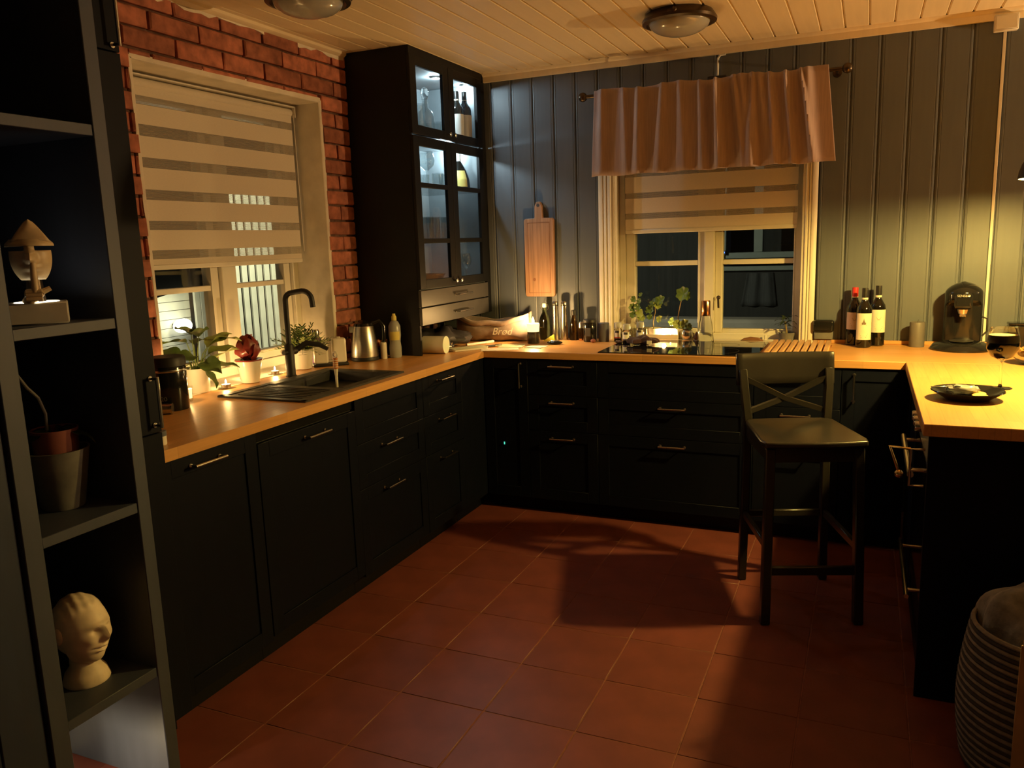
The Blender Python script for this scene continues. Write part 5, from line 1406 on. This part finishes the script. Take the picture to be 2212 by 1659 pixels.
# second row
stemglass('wine_glass', (0.322, -0.625, Z4), 'large balloon wine glass on the second cabinet shelf', 0.185, 0.048, 'glasses in the cabinet')
for k, (xx, yy) in enumerate(((0.335, -0.525), (0.335, -0.445), (0.23, -0.50))):
    tumbler((xx, yy, Z4), ('low stemless glass next to the balloon glass', 'low stemless glass near the middle stile', 'low stemless glass at the back of the second shelf')[k], 0.075, 0.034, 'glasses in the cabinet')
t = thing('cognac_bottle', (0.298, -0.195, Z4), 'broad-shouldered dark bottle with a yellow label on the second shelf', 'bottle', rz=0.70, group='bottles in the cabinet')
MB().lathe([(0, 0), (0.066, 0), (0.070, 0.008), (0.066, 0.06), (0.050, 0.11), (0.028, 0.150), (0.016, 0.17), (0.016, 0.205), (0, 0.205)], 32).build('glass', 'glass_dark', t)
MB().lathe([(0.0175, 0.165), (0.0178, 0.218), (0, 0.222)], 18).build('capsule', 'label_white', t)
cg = [(0.0, 0.070), (0.06, 0.066), (0.11, 0.050), (0.15, 0.028)]
def cg_r(z):
    for (z_a, r_a), (z_b, r_b) in zip(cg, cg[1:]):
        if z <= z_b: return r_a + (r_b - r_a) * (z - z_a) / (z_b - z_a) + 0.0012
    return 0.03
MB().grid(lambda u, v: (cg_r(0.015 + 0.095 * v) * math.cos(-PI / 2 - .6 + 1.2 * u), cg_r(0.015 + 0.095 * v) * math.sin(-PI / 2 - .6 + 1.2 * u), 0.015 + 0.095 * v), 12, 19).build('label', 'label_yellow', t)
# third row: tumblers
WG = ('at the left end', 'second from the left', 'third from the left', 'at the right end')
for k, yy in enumerate((-0.665, -0.590, -0.515, -0.440)):
    for j, xx in enumerate((0.335, 0.255)):
        tumbler((xx, yy, Z3), 'tall water glass %s of the %s row on the third cabinet shelf' % (WG[k], ('front', 'back')[j]), 0.125, 0.033, 'water glasses on the third shelf')
# fourth row
lathe_thing('serving_bowl', (0.25, -0.55, Z2), 'dark shallow bowl on the lowest glass cabinet shelf', 'bowl', [('bowl', 'black_gloss', shell([(0, 0), (0.06, 0), (0.09, 0.03), (0.11, 0.06)], 0.004))])
stemglass('sherry_glass', (0.32, -0.19, Z2), 'single stemmed glass on the lowest shelf of the glass cabinet', 0.165, 0.036, 'glasses in the cabinet')

# ================================================================= OPEN SHELF CONTENTS
# hush-gesture face sculpture on a lit plinth
SB = 1.3515
t = thing('face_sculpture', (0.71, -3.292, SB), 'golden open-work face sculpture with finger on lips standing on a lit plinth', 'sculpture', rz=math.radians(52))
MB().box(-0.066, 0.066, -0.05, 0.05, 0, 0.052).build('plinth', 'sculpt_base', t, bevel=0.003)
MB().lathe([(0, 0.0522), (0.049, 0.0522), (0.049, 0.0535), (0, 0.0535)], 26).build('light_disc', 'led_warm', t)
point_light('plinth_light', (0.71, -3.292, SB + 0.062), 0.30, (1.0, 0.85, 0.6), 0.02)
def face_pt(a, z, r=0.044):
    """point on the mask: a = angle from the front (-y), z height 0..1"""
    k = math.sqrt(max(0.02, 1 - (1.7 * (z - 0.52)) ** 2))
    rx = r * k
    nose = 0.024 * math.exp(-(a / 0.20) ** 2) * math.exp(-((z - 0.44) / 0.10) ** 2) + 0.010 * math.exp(-(a / 0.16) ** 2) * math.exp(-((z - 0.58) / 0.12) ** 2)
    brow = 0.006 * math.exp(-((z - 0.74) / 0.06) ** 2)
    lip = 0.010 * math.exp(-(a / 0.35) ** 2) * math.exp(-((z - 0.27) / 0.05) ** 2)
    chin = 0.005 * math.exp(-(a / 0.45) ** 2) * math.exp(-((z - 0.1) / 0.08) ** 2)
    rr = rx + nose + brow + lip + chin
    return (rr * math.sin(a) * 1.02, -rr * math.cos(a), 0.105 + 0.115 * z)
def mask(z0, z1, a0, a1, nu=26, nv=16):
    return MB().grid(lambda u, v: face_pt(a0 + (a1 - a0) * u, z0 + (z1 - z0) * v), nu, nv)
mask(0.03, 0.62, -1.25, 1.25).build('face', 'sculpt_gold', t, solid=0.006)
mask(0.55, 0.72, -0.20, 0.20, 8, 6).build('nose_bridge', 'sculpt_gold', t, solid=0.006)
mask(0.72, 0.84, -1.45, 1.45).build('brow', 'sculpt_gold', t, solid=0.010)
MB().grid(lambda u, v: ((-0.040 + 0.08 * u) * (1 - v) ** 0.8 + 0.004, -0.036 + 0.006 * (2 * u - 1) ** 2 + 0.022 * v, 0.198 + 0.050 * v), 12, 8).build('forehead', 'sculpt_gold', t, solid=0.008)
MB().tube([(0.002, -0.060, 0.078), (0.003, -0.060, 0.11), (0.004, -0.058, 0.148)], [0.0085, 0.008, 0.0065], 10).build('finger', 'sculpt_gold', t)
MB().box(-0.022, 0.020, -0.062, -0.030, 0.052 + 0.012, 0.086).build('fist', 'sculpt_gold', t, bevel=0.009, seg=3)
for k in range(3): MB().tube([(-0.018 + 0.0, -0.060, 0.080 - 0.009 * k), (0.016, -0.064, 0.080 - 0.009 * k)], 0.0052, 8).build('finger', 'sculpt_gold', t)
MB().tube([(0.016, -0.055, 0.078), (0.034, -0.052, 0.086)], [0.0075, 0.006], 8).build('thumb', 'sculpt_gold', t)
MB().tube([(-0.004, -0.046, 0.070), (-0.014, -0.03, 0.052)], [0.014, 0.017], 10).build('wrist', 'sculpt_gold', t)
MB().tube([(0.0, 0.0, 0.052), (0.0, 0.005, 0.13)], [0.022, 0.016], 10).build('neck', 'bronze', t)
# head bust
t = thing('head_bust', (0.665, -3.262, 0.3685), 'pale gold head bust turned to the right on the lower shelf', 'sculpture', rz=math.radians(96))
def head_fn(d):
    k = 1.0
    front = max(0.0, -d.y)
    g = lambda v, c_, w_: math.exp(-((v - c_) / w_) ** 2)
    k += 0.24 * front ** 3 * g(d.z, -0.10, 0.16) * g(d.x, 0, 0.15) + 0.10 * front ** 3 * g(d.z, 0.10, 0.14) * g(d.x, 0, 0.10)   # nose
    k += 0.10 * front * g(d.z, 0.24, 0.07) * g(abs(d.x), 0.25, 0.30)                             # brow ridge
    k -= 0.17 * front * g(d.z, 0.09, 0.07) * g(abs(d.x), 0.32, 0.13)                             # eye sockets
    k += 0.06 * front * g(d.z, 0.07, 0.035) * g(abs(d.x), 0.32, 0.10)                            # closed lids
    k += 0.06 * front * g(d.z, -0.15, 0.12) * g(abs(d.x), 0.50, 0.16)                            # cheeks
    k += 0.11 * front * g(d.z, -0.36, 0.045) * g(d.x, 0, 0.26)                                   # upper lip
    k -= 0.15 * front * g(d.z, -0.435, 0.022) * g(d.x, 0, 0.36)                                  # mouth line
    k += 0.11 * front * g(d.z, -0.51, 0.045) * g(d.x, 0, 0.24)                                   # lower lip
    k -= 0.05 * front * g(d.z, -0.62, 0.04) * g(d.x, 0, 0.30)
    k += 0.17 * front * g(d.z, -0.80, 0.13) * g(d.x, 0, 0.5)                                     # chin
    hair = max(0.0, min(1.0, (d.z - 0.30 + 0.55 * d.y) * 6))
    k += hair * (0.035 + 0.018 * math.sin(16 * d.x + 5 * d.z) * math.cos(11 * d.y))             # wavy hair
    if d.z < -0.2 and d.y > 0: k -= 0.25 * min(1, (-d.z - 0.2))
    return k
MB().sphere((0, 0, 0.150), (0.066, 0.080, 0.096), 96, 72, fn=head_fn).build('head', 'sculpt', t)
MB().lathe([(0, 0), (0.058, 0), (0.060, 0.006), (0.052, 0.030), (0.038, 0.048), (0.036, 0.085), (0, 0.085)], 28).build('neck', 'sculpt', t)
for s in (-1, 1): MB().sphere((s * 0.066, 0.008, 0.155), (0.008, 0.016, 0.024), 12, 8).build('ear', 'sculpt', t)
# orchid in a stone pot
t = thing('orchid', (0.625, -3.232, 0.8505), 'fading orchid with a red inner pot in a grey planter on the middle shelf', 'plant')
MB().lathe(shell([(0, 0), (0.050, 0), (0.053, 0.004), (0.078, 0.155), (0.080, 0.160)], 0.005), 32).build('planter', 'stone_pot', t)
MB().lathe(shell([(0, 0.05), (0.048, 0.05), (0.055, 0.185), (0.058, 0.215)], 0.003), 26).build('inner_pot', 'terracotta_red', t)
MB().tube([(0.0, -0.02, 0.20), (0.012, -0.026, 0.26), (0.012, -0.040, 0.305), (0.006, -0.062, 0.335), (-0.004, -0.080, 0.375), (-0.014, -0.09, 0.42), (-0.02, -0.095, 0.465)], 0.004, 8).build('stem', 'stone_pot', t)
lo_ = leaf_mesh(0.12, 0.022, 0.7); lo_.materials.append(MATS['leaf_dark'])
for k, az in enumerate((0.4, 1.9, 3.3, 4.8)): add_leaf(t, lo_, (0.012 * math.cos(az), 0.012 * math.sin(az), 0.205), az, 0.35, 'leaf_dark', 0.85)
# lantern at the bottom of the shelf
t = thing('led_lantern', (0.70, -3.372, 0.0005), 'small glowing lantern at the bottom of the open shelf', 'lantern')
MB().box(-0.045, 0.045, -0.045, 0.045, 0, 0.012).build('base', 'black_matt', t)
MB().box(-0.045, 0.045, -0.045, 0.045, 0.118, 0.128).build('roof', 'black_matt', t)
MB().lathe([(0, 0.0122), (0.022, 0.0122), (0.022, 0.075), (0, 0.075)], 18).build('candle', 'led_warm', t)
for sx in (-1, 1):
    for sy in (-1, 1): MB().box(sx * 0.041 - 0.003, sx * 0.041 + 0.003, sy * 0.041 - 0.003, sy * 0.041 + 0.003, 0.0122, 0.1178).build('post', 'black_matt', t)
point_light('lantern_light', (0.70, -3.372, 0.098), 4.5, (1.0, 0.74, 0.36), 0.015)
t = thing('lit_back_panel', (0.385, -3.30, 0.0005), 'pale panel added for the lit back of the lowest shelf bay', 'board')  # pale colour stands in for lamplight on the bay's back panel
MB().box(-0.01, 0.0, -0.10, 0.150, 0, 0.335).build('board', 'lit_panel_pale', t)

# ================================================================= BASKET
t = thing('woven_basket', (3.075, -2.20, 0.0005), 'round woven basket with light and dark bands in front of the peninsula', 'basket')
RB = lambda z: 0.178 + 0.030 * math.sin(PI * min(1, (z + 0.05) / 0.50))
MB().lathe([(0, 0.004), (0.165, 0.004), (0.168, 0.012), (0.166, 0.016), (0, 0.012)], 40).build('bottom', 'basket_dark', t)
nb = 36; dz = 0.42 / nb
for k in range(nb):
    z = 0.012 + dz * (k + .5); r_ = RB(z)
    pts = [(r_ * math.cos(a), r_ * math.sin(a), z) for a in [2 * PI * q / 40 for q in range(41)]]
    MB().tube(pts, dz * 0.56, 6).build('woven_band', 'basket_light' if k % 2 else 'basket_dark', t)
for az in (math.radians(-112), math.radians(68)):
    ca, sa = math.cos(az), math.sin(az); M_ = Mx(rz=az)
    mb = MB().prism([(0.222, 0.02), (0.228, 0.02), (0.232, 0.25), (0.222, 0.46), (0.216, 0.46), (0.226, 0.25)], -0.018, 0.018, 'y', M=M_)
    mb.build('strap', 'basket_handle', t, bevel=0.002)
arc = [(0.219 * math.cos(a), 0, 0.46 + 0.075 * math.sin(a)) for a in [PI * q / 24 for q in range(25)]]
MB().tube([tuple(Mx(rz=math.radians(-112)) @ Vector(p)) for p in arc], 0.014, 10).build('hoop_handle', 'basket_handle', t)
t = thing('wool_blanket', (3.075, -2.20, 0.18), 'grey fluffy blanket stuffed into the woven basket', 'blanket')
MB().sphere((0.0, 0.02, 0.21), (0.165, 0.16, 0.155), 40, 26, fn=lambda d: 1 + 0.09 * math.sin(6 * d.x + 2 * d.y) + 0.07 * math.cos(8 * d.y - 3 * d.x)).build('folds', 'blanket', t)

# ================================================================= OUTSIDE THE WINDOWS
tag(MB().box(-12, 9, 0.4, 14, -0.9, -0.6).box(-12, -0.6, -8, 0.4, -0.9, -0.6).build('ground', 'snow'), kind='structure')
# pale slatted fence seen through the sink window
t = thing('board_fence', (-2.0, 0.6, -0.6), 'pale vertical board fence lit by the added wall lamp outside the sink window', 'fence')
for k in range(14):
    y0 = 0.235 + 0.0885 * k
    wbuild(MB().box(-2.02, -2.0, y0 + 0.0135, y0 + 0.0885 - 0.0135, -0.6, 2.0), 'board', 'fence_white', t, bevel=0.003)
for z in (-0.3, 0.6, 1.6): wbuild(MB().box(-2.06, -2.021, 0.235, 1.46, z, z + 0.08), 'rail', 'roof_dark', t)
wbuild(MB().box(-2.08, -2.062, 0.235, 1.46, -0.6, 2.0), 'backing', 'roof_dark', t)
# porch house
t = thing('neighbour_porch', (-4.5, 1.6, -0.6), 'white-sided neighbouring porch with a lit wall lamp outside the sink window', 'building')
for k in range(22):
    z0 = -0.4 + 0.085 * k
    wbuild(MB().box(-3.62, -3.60 - 0.006, 0.55, 1.42, z0 + 0.004, z0 + 0.085), 'siding_board', 'siding', t, bevel=0.002)
wbuild(MB().box(-3.66, -3.622, 0.5, 3.2, -0.6, 1.6), 'wall', 'roof_dark', t)
for k in range(6):
    wbuild(MB().box(-3.58, -3.55, 1.44 + 0.075 * k, 1.508 + 0.075 * k, -0.6, 1.17), 'post_board', 'siding', t, bevel=0.003)
rf = MB().prism([(0.2, 1.02), (2.2, 1.38), (2.2, 1.80), (0.2, 1.42)], -3.9, -3.3, 'x')
wbuild(rf, 'roof', 'roof_dark', t)
t = thing('porch_lamp', (-3.50, 1.20, 0.815), 'bright porch lamp on the neighbouring wall', 'lamp')
MB().sphere((0, 0, 0), (0.06, 0.11, 0.07), 20, 12).build('globe', 'porch_glass', t)
MB().box(-0.11, -0.05, -0.03, 0.03, -0.02, 0.02).build('bracket', 'roof_dark', t)
point_light('porch_lamp_light', (-3.30, 1.05, 0.95), P_PORCH, (1.0, 0.92, 0.60), 0.05)
# unseen lamp added on the outer house wall to light the fence
t = thing('added_fence_lamp', (-0.301, 0.08, 2.30), 'unseen wall lamp added on the outer house wall to light the fence', 'lamp')
MB().box(-0.02, 0.0, -0.05, 0.05, -0.06, 0.06).build('plate', 'roof_dark', t)
MB().tube([(-0.02, 0, 0.0), (-0.12, 0, 0.03)], 0.012, 8).build('arm', 'roof_dark', t)
MB().lathe([(0.0, 0.06), (0.03, 0.055), (0.09, 0.03)], 20, c=(-0.14, 0, 0)).build('shade', 'roof_dark', t, solid=0.003)
MB().sphere((-0.14, 0, 0.012), 0.025, 12, 8).build('bulb', 'porch_glass', t)
point_light('added_fence_light', (-0.441, 0.08, 2.26), 250.0, (1.0, 0.96, 0.70), 0.04)
# neighbouring house through the back window
t = thing('neighbour_house', (1.6, 4.1, -0.6), 'dark neighbouring house with a pale window frame behind the back window', 'building')
mb = MB()
mb.box(-3, 1.20, 4.0, 4.1, -0.6, 3.2).box(2.6, 5.5, 4.0, 4.1, -0.6, 3.2).box(1.20, 2.6, 4.0, 4.1, -0.6, 1.17).box(1.20, 2.6, 4.0, 4.1, 2.6, 3.2)
wbuild(mb, 'wall', 'neigh_wall', t)
fr = MB()
fr.box(1.20, 2.6, 3.97, 4.06, 1.27, 1.33).box(1.19, 1.235, 3.97, 4.06, 1.27, 2.6).box(1.51, 1.60, 3.97, 4.06, 1.33, 2.6).box(2.10, 2.19, 3.97, 4.06, 1.33, 2.6)
wbuild(fr, 'window_frame', 'neigh_frame', t, bevel=0.005)
wbuild(MB().box(1.14, 2.66, 3.93, 4.0, 1.145, 1.19), 'window_ledge', 'neigh_frame', t, bevel=0.004)
for (a, b) in ((1.235, 1.51), (1.60, 2.10)):
    wbuild(MB().box(a, b, 4.03, 4.035, 1.33, 2.6), 'pane', 'pane', t)
wbuild(MB().box(1.2, 2.6, 4.5, 4.55, 1.0, 2.7), 'room_back', 'neigh_wall', t)
t = thing('garden_sheet', (1.55, 3.97, 0.8), 'pale sheet hung on the dark house wall behind the back window', 'sheet')
MB().grid(lambda u, v: ((-0.10 - 0.06 * v) + (0.26 + 0.10 * v) * u, 0.02 * math.sin(u * 14), 0.32 - 0.34 * v), 20, 6).build('cloth', 'neigh_curtain', t, solid=0.004)
t = thing('low_wall', (1.6, 3.0, -0.6), 'low snowy garden wall behind the back window', 'wall')
MB().box(-3, 3, -0.15, 0.15, 0, 1.35).build('masonry', 'stone_wall', t, bevel=0.03)
t = thing('glow_dot', (1.218, 3.9, 1.335), 'tiny blue indicator light outside the back window', 'indicator')
MB().sphere((0, 0, 0), 0.014, 10, 6).build('lens', 'led_blue', t)
MB().box(-0.02, 0.02, 0.012, 0.06, -0.02, 0.02).build('case', 'roof_dark', t)
